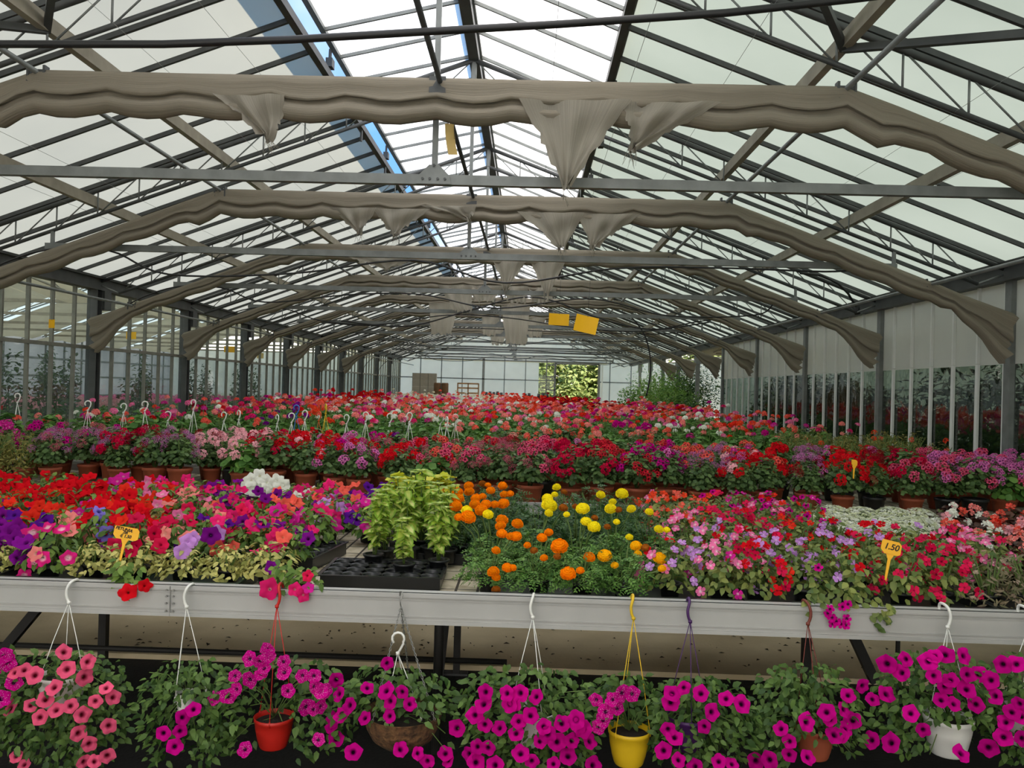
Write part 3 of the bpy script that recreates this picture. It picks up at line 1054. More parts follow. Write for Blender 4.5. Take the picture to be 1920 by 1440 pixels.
side_house(RX, XL, XL - 2 * HW, 'beyond_left', 'glass wall')
side_house(CX + 2 * HW, XR, XR + 2 * HW, 'beyond_right', 'panel wall')
for i in range(11):
    y = 5.4 + 3 * i
    for s, part in ((1, 'lower'), (-1, 'upper')):
        c = MB()
        n = 12
        vs, fs = [], []
        for j in range(n + 1):
            u = j / n
            d = (4.9 - 2.6 * u) if s > 0 else (-0.6 - 4.0 * u)
            for q in range(4):
                yy = y + q * (2.3 if i % 3 else 2.8) / 3
                vs.append((RX + d, yy, zr(abs(d)) - 0.45 - 0.05 * math.sin(q * 2.1 + i) - 0.03 * math.sin(u * 9)))
        for j in range(n):
            for q in range(3):
                a = j * 4 + q
                fs.append((a, a + 1, a + 5, a + 4))
        c.add(vs, fs)
        tag(c.build('drawn_shade_curtain', M['sidecloth'], None, True), 'beige shade cloth drawn under the %s slope beyond the glass wall, %s from the front' % (('near', 'far')[s < 0], nth(i)), 'shade cloth', 'drawn shade cloths next door')
c = MB()
c.add([(XL - 2 * HW, Y0, 0), (XL - 2 * HW, YE, 0), (XL - 2 * HW, YE, 2.95), (XL - 2 * HW, Y0, 2.95)], [(0, 1, 2, 3)])
w = structure(thing('wall_beyond_left', None, None))
c.build('side_sheet', M['farside'], w)
for z in (0.9, 1.6, 2.2):
    c = MB(); c.box((XL - 2 * HW + 0.05, 16, z), (0.06, 44, 0.07)); c.build('frame_rail', M['steel'], w)
for i in range(30):
    c = MB(); c.box((XL - 2 * HW + 0.05, 4 + 1.15 * i, 1.5), (0.05, 0.05, 3)); c.build('frame_post', M['steel'], w)
w = structure(thing('wall_beyond_right', None, None))
c = MB()
c.add([(XR + 2 * HW, Y0, 0), (XR + 2 * HW, YE, 0), (XR + 2 * HW, YE, 2.95), (XR + 2 * HW, Y0, 2.95)], [(3, 2, 1, 0)])
c.build('side_sheet', M['farside_green'], w)
for z in (1.0, 2.0):
    c = MB(); c.box((XR + 2 * HW - 0.05, 16, z), (0.06, 44, 0.07)); c.build('frame_rail', M['steel'], w)
# ------------------------------------------------------------------ benches
def bench(y0, y1, x0, x1, label, legs):
    t = thing('flower_bench', label, 'bench', ((x0 + x1) / 2, y0, 0), group=None)
    L = x1 - x0
    c = MB()
    c.box((0, 0.010, 0.742), (L, 0.016, 0.118))
    for z, h, d in ((0.794, 0.016, 0.008), (0.777, 0.004, 0.004), (0.712, 0.004, 0.004), (0.690, 0.014, 0.007)):
        c.box((0, 0.002 - d / 2, z), (L, d, h))
    c.box((0, 0.03, 0.798), (L, 0.05, 0.006))
    c.build('front_rail', M['alu'], t)
    c = MB(); c.box((0, 0.02 + (y1 - y0) / 2, 0.725), (L, y1 - y0 - 0.04, 0.03)); c.build('tile_top', M['tile'], t)
    c = MB(); c.box((0, y1 - y0 - 0.01, 0.742), (L, 0.016, 0.11)); c.build('back_rail', M['alu'], t)
    for p, q, w in legs:
        p = Vector(p) - Vector(t.location); q = Vector(q) - Vector(t.location)
        c = MB(); c.bar(p, q, w, w); c.build('leg' if abs(p.x - q.x) < 0.05 else 'brace', M['iron'], t)
    return t


def und(px, py, Y):
    p = at(px, py, Y)
    return (p.x, Y, max(p.z, 0.004))


LY = 4.62
B1 = bench(3.19, 5.48, -4.6, 4.4, 'front flower bench with pale aluminium rail, hanging baskets hooked along it', [
    ((und(193, 1230, LY)[0], LY, 0.005), (und(193, 1230, LY)[0], LY, 0.71), 0.042),
    ((und(856, 1250, LY)[0], LY, 0.005), (und(856, 1250, LY)[0], LY, 0.71), 0.036),
    ((und(1511, 1250, LY)[0], LY, 0.005), (und(1511, 1250, LY)[0], LY, 0.71), 0.045),
    (und(5, 1220, 4.3), (und(165, 1140, 4.3)[0], 4.3, 0.71), 0.045),
    (und(824, 1270, LY - 0.06), (und(846, 1170, LY - 0.06)[0], LY - 0.06, 0.71), 0.042),
    (und(1640, 1278, LY), (und(1530, 1170, LY)[0], LY, 0.71), 0.05),
    (und(1990, 1250, 4.3), (und(1790, 1190, 4.3)[0], 4.3, 0.71), 0.05),
])
c = MB(); q = und(1683, 1230, LY); c.bar((q[0], LY, 0.005), (q[0], LY, 0.71), 0.018, 0.018)
tt = c.build('leg', M['iron'], B1); tt.location = -Vector(B1.location)
c = MB(); q = at(820, 1300, 3.62)
c.tube([(q.x, 3.62, 0.0), (q.x, 3.62, 0.56), (q.x, 3.62, 0.585)], 0.021, 10); c.tube([(q.x, 3.62, 0.58), (q.x, 3.62, 0.71)], 0.006, 6)
tt = c.build('screw_jack', M['iron'], B1, True); tt.location = -Vector(B1.location)
c = MB(); q = at(852, 1258, LY); c.box((q.x, LY, 0.006), (0.15, 0.05, 0.012))
tt = c.build('foot_plate', M['steel_dark'], B1); tt.location = -Vector(B1.location)
c = MB(); a, b_ = at(312, 1125, 3.185), at(325, 1125, 3.185)
for x in (a.x, b_.x):
    for z in (0.785, 0.760, 0.733, 0.703):
        c.lathe([(0.0005, 0.004), (0.003, 0.003), (0.004, 0.0)], 6, (0, 0, 0)) if False else c.tube([(x, 3.186, z), (x, 3.180, z)], 0.0042, 8)
c.box(((a.x + b_.x) / 2, 3.186, 0.742), (0.0025, 0.004, 0.116))
tt = c.build('rivet', M['chain'], B1); tt.location = -Vector(B1.location)

bench(5.83, 7.58, -5.4, 4.35, 'second flower bench with potted pelargoniums on slotted tiles', [((-3, 6.6, 0.005), (-3, 6.6, 0.71), 0.045), ((2, 6.6, 0.005), (2, 6.6, 0.71), 0.045)])
for i, (ya, yb) in enumerate(((7.84, 9.75), (10.2, 13.4), (13.8, 17.4), (17.8, 21.4), (21.8, 25.4), (25.8, 29.4))):
    bench(ya, yb, -5.4, 4.2 if i < 3 else 3.9 if i < 4 else 2.2, '%s flower bench, packed with geraniums' % nth(i + 2), [((-3, ya + 0.6, 0.005), (-3, ya + 0.6, 0.71), 0.045), ((2, ya + 0.6, 0.005), (2, ya + 0.6, 0.71), 0.045)])
c = MB(); c.tube([(-4.3, 4.60, 0.085), (at(950, 1253, 4.6).x, 4.60, 0.085)], 0.015, 10)
tag(c.build('floor_pipe', M['iron'], None, True), 'dark pipe lying low on the concrete under the front bench', 'pipe')
c = MB()
rr = random.Random(5)
for i in range(260):
    x, y = rr.uniform(-2.6, 2.6), 4.85 + abs(rr.gauss(0, 0.6))
    a = rr.uniform(0, 6.28); s = rr.uniform(0.006, 0.022)
    v = [(x + s * math.cos(a), y + s * math.sin(a), 0.003), (x + s * 0.5 * math.cos(a + 1.6), y + s * 0.5 * math.sin(a + 1.6), 0.010), (x - s * math.cos(a), y - s * math.sin(a), 0.003), (x + s * 0.4 * math.cos(a - 1.5), y + s * 0.4 * math.sin(a - 1.5), 0.006)]
    c.add(v, [(0, 1, 2, 3)])
tag(c.build('fallen_leaves', M['debris']), 'dry brown leaf bits scattered on the concrete under the bench', 'leaf litter', kind='stuff')

# ------------------------------------------------------------------ leaf shapes
def leaf(mb, p, d, n, L, W, fold=0.22, droop=0.3, mi=0):
    d = d.normalized()
    s = d.cross(n)
    if s.length < 1e-4:
        s = d.cross(Vector((0.3, 0.7, 0.2)))
    s.normalize()
    n = s.cross(d)
    def P(t, w):
        return p + d * (L * t) + s * w + n * (-droop * L * t * t + fold * abs(w))
    mb.add([P(0, 0), P(0.33, 0), P(0.7, 0), P(1, 0), P(0.3, W * 0.46), P(0.68, W * 0.40), P(0.3, -W * 0.46), P(0.68, -W * 0.40)],
           [(0, 1, 4), (1, 2, 5, 4), (2, 3, 5), (0, 6, 1), (1, 6, 7, 2), (2, 7, 3)], mi, [0, 0, 0, 1, 1, 1, 1, 1])


def round_leaf(mb, p, n, r, rng, mi=0):
    n = n.normalized()
    s = n.cross(Vector((rng.uniform(-1, 1), rng.uniform(-1, 1), rng.uniform(-1, 1)))).normalized()
    u = n.cross(s)
    k = 9
    vs = [p - n * (r * 0.22)]
    for j in range(k):
        t = 2 * PI * j / k
        rr_ = r * (1.0 if j % 2 else 0.86)
        vs.append(p + s * (rr_ * math.cos(t)) + u * (rr_ * math.sin(t)) + n * (r * 0.12 * math.sin(3 * t)))
    mb.add(vs, [(0, 1 + j, 1 + (j + 1) % k) for j in range(k)], mi, [0] + [1] * k)


def fern(mb, p, d, n, L, rng, mi=0):
    d = d.normalized()
    s = d.cross(n).normalized()
    n = s.cross(d)
    for t in (0.25, 0.45, 0.65, 0.85):
        q = p + d * (L * t) - n * (0.35 * L * t * t)
        w = L * 0.36 * (1.1 - 0.5 * t)
        for sg in (-1, 1):
            e = (s * sg + d * 0.7 + n * rng.uniform(-0.1, 0.3)).normalized()
            a = e.cross(n).normalized() * (w * 0.26)
            mb.add([q, q + e * w * 0.5 + a, q + e * w, q + e * w * 0.5 - a], [(0, 1, 2, 3)], mi)
    q = p + d * (L * 0.85) - n * (0.28 * L)
    a = s * (L * 0.05)
    mb.add([q, q + d * L * 0.15 + a, q + d * L * 0.32 - n * 0.1 * L, q + d * L * 0.15 - a], [(0, 1, 2, 3)], mi)


def dome(seed, n, rx, h, z0, kind, L, W=0.0, inner=0.35, low=-0.1, stems=6, flat=0.6, topless=0.0):
    """foliage of one plant, its stem at the origin"""
    rng = random.Random(seed)
    mb = MB()
    for i in range(stems):
        a = rng.uniform(0, 6.28); q = rng.uniform(0.3, 0.8)
        mb.tube([(0.01 * math.cos(a), 0.01 * math.sin(a), z0 - 0.02), (rx * q * 0.5 * math.cos(a), rx * q * 0.5 * math.sin(a), z0 + h * 0.4), (rx * q * math.cos(a), rx * q * math.sin(a), z0 + h * 0.85)], 0.0035, 5, 1)
    for i in range(n):
        a = rng.uniform(0, 2 * PI)
        uz = rng.uniform(low, 1.0)
        uh = math.sqrt(max(0, 1 - uz * uz))
        u = Vector((uh * math.cos(a), uh * math.sin(a), uz))
        r = inner + (1 - inner) * rng.random() ** 0.6
        p = Vector((u.x * rx * r, u.y * rx * r, z0 + max(-0.02, u.z * h * r + 0.02)))
        nr = (u + Vector((rng.uniform(-.5, .5), rng.uniform(-.5, .5), flat + rng.uniform(-.3, .4)))).normalized()
        d = Vector((u.x + rng.uniform(-.6, .6), u.y + rng.uniform(-.6, .6), rng.uniform(-0.2, 0.5)))
        d = d - nr * d.dot(nr) * 0.7
        s = rng.uniform(0.65, 1.2)
        if kind == 'leaf':
            leaf(mb, p, d, nr, L * s, W * s, droop=rng.uniform(0.1, 0.6))
        elif kind == 'round':
            round_leaf(mb, p, nr, L * s, rng)
        else:
            fern(mb, p, d, nr, L * s, rng)
    return mb


def tall(seed, stems, h, spread, L, W, step=0.032):
    rng = random.Random(seed)
    mb = MB()
    for i in range(stems):
        a = rng.uniform(0, 6.28); q = rng.uniform(0.2, 1.0) * spread
        hh = h * rng.uniform(0.75, 1.05)
        top = Vector((q * math.cos(a), q * math.sin(a), hh))
        mb.tube([(0.2 * top.x, 0.2 * top.y, 0), (top.x * 0.7, top.y * 0.7, hh * 0.5), tuple(top)], 0.003, 5, 1)
        z = hh * 0.22
        b_ = rng.uniform(0, 6.28)
        while z < hh:
            f = z / hh
            c_ = Vector((top.x * (0.2 + 0.8 * f), top.y * (0.2 + 0.8 * f), z))
            for m in (0, PI):
                d = Vector((math.cos(b_ + m) + rng.uniform(-.3, .3), math.sin(b_ + m) + rng.uniform(-.3, .3), rng.uniform(-0.5, 0.5)))
                s = rng.uniform(0.7, 1.15) * (1.0 if f > 0.3 else 0.6)
                leaf(mb, c_, d, Vector((rng.uniform(-.5, .5), rng.uniform(-.5, .5), 1)) + d * 0.3, L * s, W * s, droop=rng.uniform(0.0, 0.8))
            b_ += PI / 2 + rng.uniform(-0.3, 0.3)
            z += step * rng.uniform(0.7, 1.3)
        for j in range(4):
            d = Vector((math.cos(j * 1.57), math.sin(j * 1.57), 0.5))
            leaf(mb, top, d, Vector((0, 0, 1)), L * 0.7, W * 0.7)
    return mb


FOL = {}
def fol(key, mbs, m):
    FOL[key] = [b.mesh('foliage', [m, M['stem']], True) for b in mbs]

fol('petunia', [dome(s, 150, 0.115, 0.15, 0.06, 'leaf', 0.042, 0.024) for s in (1, 2, 3)], M['lf_petunia'])
fol('wilt', [dome(s, 210, 0.12, 0.11, 0.05, 'leaf', 0.034, 0.020, low=-0.25) for s in (4, 5, 6)], M['lf_wilt'])
fol('impatiens', [dome(s, 190, 0.12, 0.17, 0.05, 'leaf', 0.036, 0.023) for s in (7, 8, 9)], M['lf_impatiens'])
fol('marigold', [dome(s, 170, 0.125, 0.16, 0.05, 'fern', 0.066, low=0.0) for s in (10, 11, 12)], M['lf_marigold'])
fol('marigold_d', [dome(s, 170, 0.125, 0.17, 0.05, 'fern', 0.07) for s in (13, 14)], M['lf_marigold_d'])
fol('bronze', [dome(s, 90, 0.11, 0.12, 0.05, 'round', 0.028) for s in (15, 16)], M['lf_bronze'])
fol('regal', [dome(s, 400, 0.145, 0.23, 0.155, 'round', 0.018, inner=0.3, stems=8, low=0.0) for s in (17, 18, 19, 20)], M['lf_regal'])
fol('geranium', [dome(s, 130, 0.15, 0.25, 0.14, 'round', 0.032, inner=0.35, low=0.0) for s in (21, 22, 23)], M['lf_geranium'])
fol('olive', [dome(s, 420, 0.19, 0.34, 0.12, 'leaf', 0.04, 0.013, inner=0.4, stems=10, flat=0.1) for s in (24, 25, 26)], M['lf_olive'])
fol('alyssum', [dome(s, 160, 0.13, 0.10, 0.04, 'leaf', 0.022, 0.008) for s in (27, 28)], M['lf_alyssum'])
fol('faded', [dome(s, 380, 0.16, 0.20, 0.03, 'leaf', 0.03, 0.008, stems=10, flat=0.0) for s in (29, 30)], M['lf_faded'])
fol('coleus', [tall(s, 6, 0.33, 0.085, 0.060, 0.050, 0.026) for s in (31, 32, 33)], M['lf_coleus'])
fol('coleus_small', [tall(34, 3, 0.21, 0.035, 0.060, 0.050, 0.026)], M['lf_coleus'])
fol('char', [dome(s, 90, 0.13, 0.16, 0.15, 'round', 0.042) for s in (35, 36)], M['lf_char'])
fol('filler', [dome(s, 260, 0.13, 0.2, 0.1, 'leaf', 0.03, 0.016) for s in (37, 38)], M['lf_petunia'])

# ------------------------------------------------------------------ flower shapes (opening along +z)
def petunia_shape(seed, n=20, ruffle=0.13, lobes=5, notch=0.075, funnel=0.6):
    rng = random.Random(seed)
    mb = MB()
    rings = [(0.03, -funnel), (0.12, -funnel * 0.72), (0.26, -0.12), (0.62, 0.02), (1.0, -0.03)]
    vs, rad, fs = [], [], []
    ph = rng.uniform(0, 6.28)
    for i, (r, z) in enumerate(rings):
        for j in range(n):
            t = 2 * PI * j / n
            k = 1.0
            zz = z
            if i >= 3:
                w = (r - 0.3) / 0.7
                k = 1 + w * (notch * math.cos(lobes * t) + 0.03 * math.sin(9 * t + ph) + 0.05 * math.sin(2 * t + ph))
                zz += w * (ruffle * math.cos(lobes * t + 0.6) + ruffle * 0.8 * math.sin(3 * t + ph))
            vs.append((r * k * math.cos(t), r * k * math.sin(t), zz))
            rad.append(r)
    for i in range(len(rings) - 1):
        for j in range(n):
            a, b_ = i * n + j, i * n + (j + 1) % n
            fs.append((a, b_, b_ + n, a + n))
    mb.add(vs, fs, 0, rad)
    return mb


def floret(petals=5, pr=0.55, off=0.45, cup=0.15, wide=0.42, seed=0):
    """flat flower of separate rounded petals"""
    rng = random.Random(seed)
    mb = MB()
    for i in range(petals):
        a = 2 * PI * i / petals + rng.uniform(-.1, .1)
        d, s = Vector((math.cos(a), math.sin(a), 0)), Vector((-math.sin(a), math.cos(a), 0))
        L = rng.uniform(0.9, 1.1)
        up = lambda t: Vector((0, 0, cup * t * t + rng.uniform(-0.04, 0.04)))
        vs = [Vector((0, 0, 0)), d * 0.35 * L + s * wide * 0.55 + up(.35), d * 0.75 * L + s * wide + up(.75), d * L + s * wide * 0.45 + up(1), d * L - s * wide * 0.45 + up(1), d * 0.75 * L - s * wide + up(.75), d * 0.35 * L - s * wide * 0.55 + up(.35), d * 0.6 * L + up(.5)]
        mb.add(vs, [(0, 1, 7), (1, 2, 7), (2, 3, 7), (3, 4, 7), (4, 5, 7), (5, 6, 7), (6, 0, 7)], 0, [0, .36, .8, 1, 1, .8, .36, .6])
    return mb


def cluster(seed, k, R_, fr, petals=5, dome_=0.8, base=None, half=1.25):
    """a rounded head of k florets"""
    rng = random.Random(seed)
    mb = MB()
    fl = base or floret(petals, seed=seed)
    for i in range(k):
        ct = 1 - (i + 0.5) / k * half * 0.75
        st = math.sqrt(max(0, 1 - ct * ct))
        a = i * 2.39996 + rng.uniform(-.3, .3)
        u = Vector((st * math.cos(a), st * math.sin(a), ct))
        q = Vector((0, 0, 1)).rotation_difference((u + Vector((rng.uniform(-.3, .3), rng.uniform(-.3, .3), 0.2))).normalized())
        mx = Matrix.Translation(Vector((u.x, u.y, u.z * dome_)) * R_) @ q.to_matrix().to_4x4() @ Matrix.Rotation(rng.uniform(0, 6), 4, 'Z') @ Matrix.Scale(fr * rng.uniform(.8, 1.15), 4)
        mb.put(fl, mx)
    return mb


def pompom(seed, rows=6):
    """marigold head"""
    rng = random.Random(seed)
    mb = MB()
    for i in range(rows):
        f = i / (rows - 1)
        th = 1.62 - 1.45 * f
        n = int(24 - 18 * f)
        for j in range(n):
            a = 2 * PI * (j + 0.5 * (i % 2)) / n + rng.uniform(-.12, .12)
            u = Vector((math.sin(th) * math.cos(a), math.sin(th) * math.sin(a), math.cos(th) * 0.82))
            s = Vector((-math.sin(a), math.cos(a), 0))
            t = u.cross(s).normalized()
            if t.z < 0:
                t = -t
            w = 0.23 * rng.uniform(.8, 1.2)
            o = u * (0.72)
            tip = u * (1.0 + rng.uniform(-.06, .06)) - t * 0.10
            mb.add([o - s * w * 0.5 - t * 0.05, o + s * w * 0.5 - t * 0.05, tip + s * w + t * 0.02, tip + t * (0.10) + s * w * 0.3, tip + t * 0.10 - s * w * 0.3, tip - s * w + t * 0.02], [(0, 1, 2, 3, 4, 5)], 0, [0.1, 0.1, .9, .7, .7, .9])
    mb.lathe([(0.76, -0.05), (0.8, 0.2), (0.64, 0.52), (0.3, 0.72), (0.01, 0.76)], 10)
    mb.lathe([(0.08, -0.55), (0.22, -0.35), (0.42, -0.05)], 8, mi=1)
    return mb


SHAPE = {
    'petunia': [petunia_shape(s) for s in (1, 2, 3)],
    'petunia_soft': [petunia_shape(s, ruffle=0.16, notch=0.13) for s in (4, 5, 6)],
    'impatiens': [floret(5, wide=0.44, seed=s, cup=0.05) for s in (1, 2)],
    'begonia': [cluster(s, 4, 0.6, 0.75, base=floret(4, wide=0.5, cup=0.35, seed=s)) for s in (1, 2)],
    'umbel': [cluster(s, 20, 0.80, 0.42, base=floret(5, wide=0.36, seed=s)) for s in (1, 2)],
    'small_umbel': [cluster(s, 10, 0.8, 0.42, base=floret(5, wide=0.3, seed=s)) for s in (3, 4)],
    'regal': [cluster(s, 9, 1.15, 0.60, base=floret(5, wide=0.42, seed=s, cup=0.1), half=1.5) for s in (5, 6, 7)],
    'starry': [cluster(s, 12, 0.95, 0.42, base=floret(5, wide=0.2, seed=s)) for s in (7, 8)],
    'marigold': [pompom(s) for s in (1, 2, 3)],
}
FLM = {}


def flower(shape, colour, i):
    k = (shape, colour, i % len(SHAPE[shape]))
    if k not in FLM:
        b_ = SHAPE[shape][k[2]]
        FLM[k] = b_.mesh('blossom', [FM[colour], M['lf_marigold_d']] if shape == 'marigold' else [FM[colour]], shape.startswith('petunia'))
    return FLM[k]


def face(d, spin):
    return Vector((0, 0, 1)).rotation_difference(Vector(d).normalized()) @ Quaternion((0, 0, 1), spin)


# pots
def pot_mesh(rt, rb, h, m, rim=0.012, ribs=False):
    b_ = MB()
    pr = [(0.001, 0.0), (rb, 0.0), (rb + 0.002, 0.004)]
    if ribs:
        for i in range(8):
            f = i / 8
            pr += [(rb + (rt - rb) * f + 0.003, h * 0.9 * f + 0.004), (rb + (rt - rb) * f - 0.001, h * 0.9 * (f + 0.09))]
    pr += [(rb + (rt - rb) * 0.83, h * 0.83), (rt + 0.003, h * 0.84), (rt + 0.005, h), (rt - 0.004, h), (rt - 0.007, h * 0.86), (rt - 0.009, h * 0.8)]
    b_.lathe(pr, 22)
    return b_.mesh('pot', m, True)


POT = {
    'terracotta': pot_mesh(0.086, 0.064, 0.140, M['terracotta']),
    'black': pot_mesh(0.086, 0.066, 0.130, M['blackpot']),
    'plug': pot_mesh(0.045, 0.034, 0.065, M['blackpot']),
}
SOIL = {}
for k_, r_, z_ in (('terracotta', 0.079, 0.122), ('black', 0.079, 0.115), ('plug', 0.040, 0.055)):
    b_ = MB(); b_.disc(r_, z_, 16); SOIL[k_] = b_.mesh('potting_soil', M['potsoil'])

BZ = 0.741   # bench surface


def plant(name, label, cat, group, loc, pot, fkey, i, flowers, scale=1.0, rz=None, stem_to=None, fz=0.0, dress=None):
    """flowers: (shape, colour, offset from the plant's foot, facing, size)"""
    t = thing(name, label, cat, loc, 0.0, group)
    if pot:
        obj('pot', POT[pot], t, scale=scale if pot != 'plug' else 1.0)
        obj('potting_soil', SOIL[pot], t, scale=scale if pot != 'plug' else 1.0)
    fl = FOL[fkey]
    obj('foliage', fl[i % len(fl)], t, (0, 0, fz), (0, 0, R.uniform(0, 6.28) if rz is None else rz), scale * R.uniform(0.92, 1.1))
    for j, (sh, colr, off, fc, sz) in enumerate(flowers):
        obj('blossom', flower(sh, colr, i + j), t, off, face(fc, R.uniform(0, 6.28)), sz)
    return t


def dome_flowers(n, rx, h, z0, shape, colours, size, loc, minz=0.25, camw=0.55, out=1.02, front=0.35):
    """flowers over the top and the camera side of a plant"""
    res = []
    for i in range(n):
        for tries in range(30):
            a = R.uniform(0, 2 * PI)
            uz = R.uniform(minz, 1.0)
            uh = math.sqrt(1 - uz * uz)
            u = Vector((uh * math.cos(a), uh * math.sin(a), uz))
            if u.y < front or R.random() < 0.15:
                p = Vector((u.x * rx, u.y * rx, z0 + u.z * h)) * out
                if all((p - q[2]).length > size * 0.9 for q in res):
                    break
        w = (EYE - (Vector(loc) + p)).normalized()
        fc = u * 0.55 + w * camw + Vector((R.uniform(-.45, .45), R.uniform(-.3, .3), R.uniform(-0.1, 0.55)))
        res.append((shape, colours() if callable(colours) else R.choice(colours), p, fc, size * R.uniform(0.85, 1.15)))
    return res


COUNT = {}


def which(*key):
    COUNT[key] = COUNT.get(key, -1) + 1
    return nth(COUNT[key])


def nearest(anchors, x, y, jx=10, jy=8):
    x += R.gauss(0, jx); y += R.gauss(0, jy)
    return min(anchors, key=lambda a: (a[0] - x) ** 2 + 2.2 * (a[1] - y) ** 2)[2]


# ------------------------------------------------------------------ front bench
PET = [(30, 925, 'red'), (60, 912, 'red'), (120, 930, 'red'), (185, 930, 'red'), (225, 925, 'red'), (255, 935, 'scarlet'), (300, 905, 'red'), (340, 895, 'hot pink'), (260, 895, 'fuchsia'), (380, 903, 'purple'),
       (430, 935, 'hot pink'), (400, 930, 'crimson'), (20, 955, 'scarlet'), (5, 985, 'purple'), (25, 1000, 'purple'), (60, 965, 'violet'), (110, 970, 'purple'), (165, 965, 'light blue'), (85, 955, 'scarlet'), (145, 980, 'purple'),
       (310, 950, 'pink'), (335, 955, 'salmon'), (400, 960, 'hot pink'), (440, 950, 'coral'), (330, 978, 'salmon'), (350, 980, 'salmon'), (120, 990, 'salmon'), (150, 1008, 'fuchsia'), (170, 1005, 'red'), (200, 1000, 'scarlet'),
       (190, 1015, 'red'), (280, 1015, 'rose red'), (300, 1025, 'crimson'), (350, 1015, 'lilac'), (400, 1000, 'violet'), (440, 1000, 'purple'), (460, 995, 'hot pink'), (420, 985, 'coral'), (85, 1045, 'starred magenta'), (125, 1045, 'starred magenta'),
       (45, 1075, 'starred magenta'), (490, 905, 'white'), (475, 915, 'white'), (528, 905, 'white'), (500, 900, 'white'), (540, 945, 'coral'), (520, 955, 'coral'), (500, 980, 'hot pink'), (540, 975, 'hot pink'), (560, 985, 'fuchsia'), (490, 990, 'hot pink'),
       (510, 1000, 'hot pink'), (575, 920, 'hot pink'), (640, 915, 'coral'), (665, 915, 'coral'), (690, 925, 'violet'), (620, 940, 'hot pink'), (655, 940, 'fuchsia'), (600, 962, 'lilac'), (610, 980, 'purple'), (605, 998, 'violet'), (582, 1003, 'red'),
       (470, 960, 'hot pink'), (360, 930, 'rose red'), (280, 960, 'rose red'), (230, 960, 'red'), (450, 915, 'purple'), (410, 905, 'hot pink'), (560, 945, 'coral'), (540, 925, 'purple'), (660, 970, 'fuchsia'), (480, 935, 'rose red')]
IMP = [(1230, 975, 'pink'), (1250, 985, 'pink'), (1250, 965, 'orange red'), (1270, 960, 'coral'), (1330, 930, 'orange red'), (1310, 945, 'coral'), (1370, 950, 'magenta'), (1400, 935, 'fuchsia'), (1360, 980, 'red'), (1330, 975, 'rose red'),
       (1390, 985, 'rose red'), (1420, 990, 'crimson'), (1270, 1010, 'red'), (1225, 1015, 'pink'), (1300, 1005, 'pink'), (1330, 1005, 'lilac'), (1350, 1015, 'lilac'), (1300, 1030, 'fuchsia'), (1390, 1035, 'pink'), (1370, 1050, 'pink'), (1270, 1065, 'lilac'),
       (1275, 1100, 'lilac'), (1410, 1080, 'red'), (1375, 1125, 'red'), (1430, 1010, 'rose red'), (1450, 1030, 'rose red'), (1420, 1050, 'crimson'), (1470, 960, 'red'), (1485, 965, 'scarlet'), (1530, 970, 'magenta'), (1460, 935, 'pink'), (1450, 925, 'rose red'),
       (1500, 980, 'scarlet'), (1450, 1060, 'red'), (1470, 1095, 'red'), (1580, 995, 'lilac'), (1635, 998, 'lilac'), (1660, 995, 'lilac'), (1530, 1020, 'lilac'), (1540, 1030, 'lilac'), (1480, 1040, 'lilac'), (1530, 1050, 'lilac'), (1580, 1070, 'crimson'),
       (1555, 1090, 'magenta'), (1550, 1110, 'pink'), (1600, 1030, 'red'), (1640, 1020, 'lilac'), (1690, 1020, 'red'), (1740, 1025, 'rose red'), (1760, 1040, 'rose red'), (1690, 1060, 'rose red'), (1720, 1060, 'rose red'), (1710, 1080, 'rose red'), (1750, 1070, 'rose red'),
       (1790, 1060, 'rose red'), (1795, 1080, 'crimson'), (1755, 1000, 'pink'), (1780, 1000, 'pink'), (1850, 1030, 'pink'), (1850, 1060, 'pink'), (1610, 1050, 'fuchsia'), (1590, 1010, 'red'), (1660, 1010, 'red'), (1420, 930, 'magenta'), (1380, 905, 'pink'), (1480, 915, 'fuchsia'),
       (1500, 950, 'magenta'), (1345, 955, 'rose red'), (1470, 1000, 'scarlet'), (1510, 1070, 'magenta')]
BEG = [(1800, 945, 'salmon'), (1825, 935, 'salmon'), (1860, 940, 'orange red'), (1900, 940, 'salmon'), (1790, 960, 'pale pink'), (1780, 975, 'white'), (1830, 980, 'salmon'), (1850, 985, 'scarlet'), (1870, 970, 'coral'), (1910, 985, 'pale pink'), (1810, 990, 'white'), (1800, 1005, 'coral'),
       (1870, 1000, 'scarlet'), (1850, 1015, 'white'), (1895, 1018, 'salmon'), (1920, 960, 'red'), (1885, 930, 'white'), (1750, 965, 'red')]
MARI = []
for (x, y, s, c_) in ((1340, 255, 70, 'orange'), (1395, 240, 60, 'orange'), (1415, 290, 75, 'orange'), (1510, 255, 90, 'orange'), (1515, 300, 95, 'orange'), (1595, 205, 75, 'orange'), (1600, 250, 80, 'orange'), (1650, 300, 85, 'orange'), (1700, 285, 60, 'orange'), (1500, 360, 100, 'orange'),
                      (1590, 440, 120, 'orange'), (1520, 440, 70, 'orange'), (1640, 345, 85, 'orange'), (1690, 390, 100, 'orange'), (1725, 345, 85, 'orange'), (1790, 345, 70, 'orange'), (1855, 340, 95, 'orange'), (1760, 240, 70, 'orange'), (1850, 205, 75, 'orange'), (1700, 190, 60, 'spent orange'), (1740, 200, 50, 'orange'),
                      (1860, 270, 65, 'orange'), (1905, 265, 60, 'orange'), (1845, 462, 95, 'orange'), (1835, 505, 85, 'orange'), (1845, 565, 85, 'orange'), (1910, 585, 70, 'orange'), (1800, 690, 70, 'orange'), (1780, 850, 95, 'orange'), (1800, 890, 70, 'orange'), (1885, 820, 85, 'orange'), (1800, 985, 70, 'spent orange'),
                      (1580, 390, 85, 'yellow'), (1740, 420, 85, 'yellow')):
    MARI.append((x / 4 + 480, y / 4 + 860, s / 4, c_))
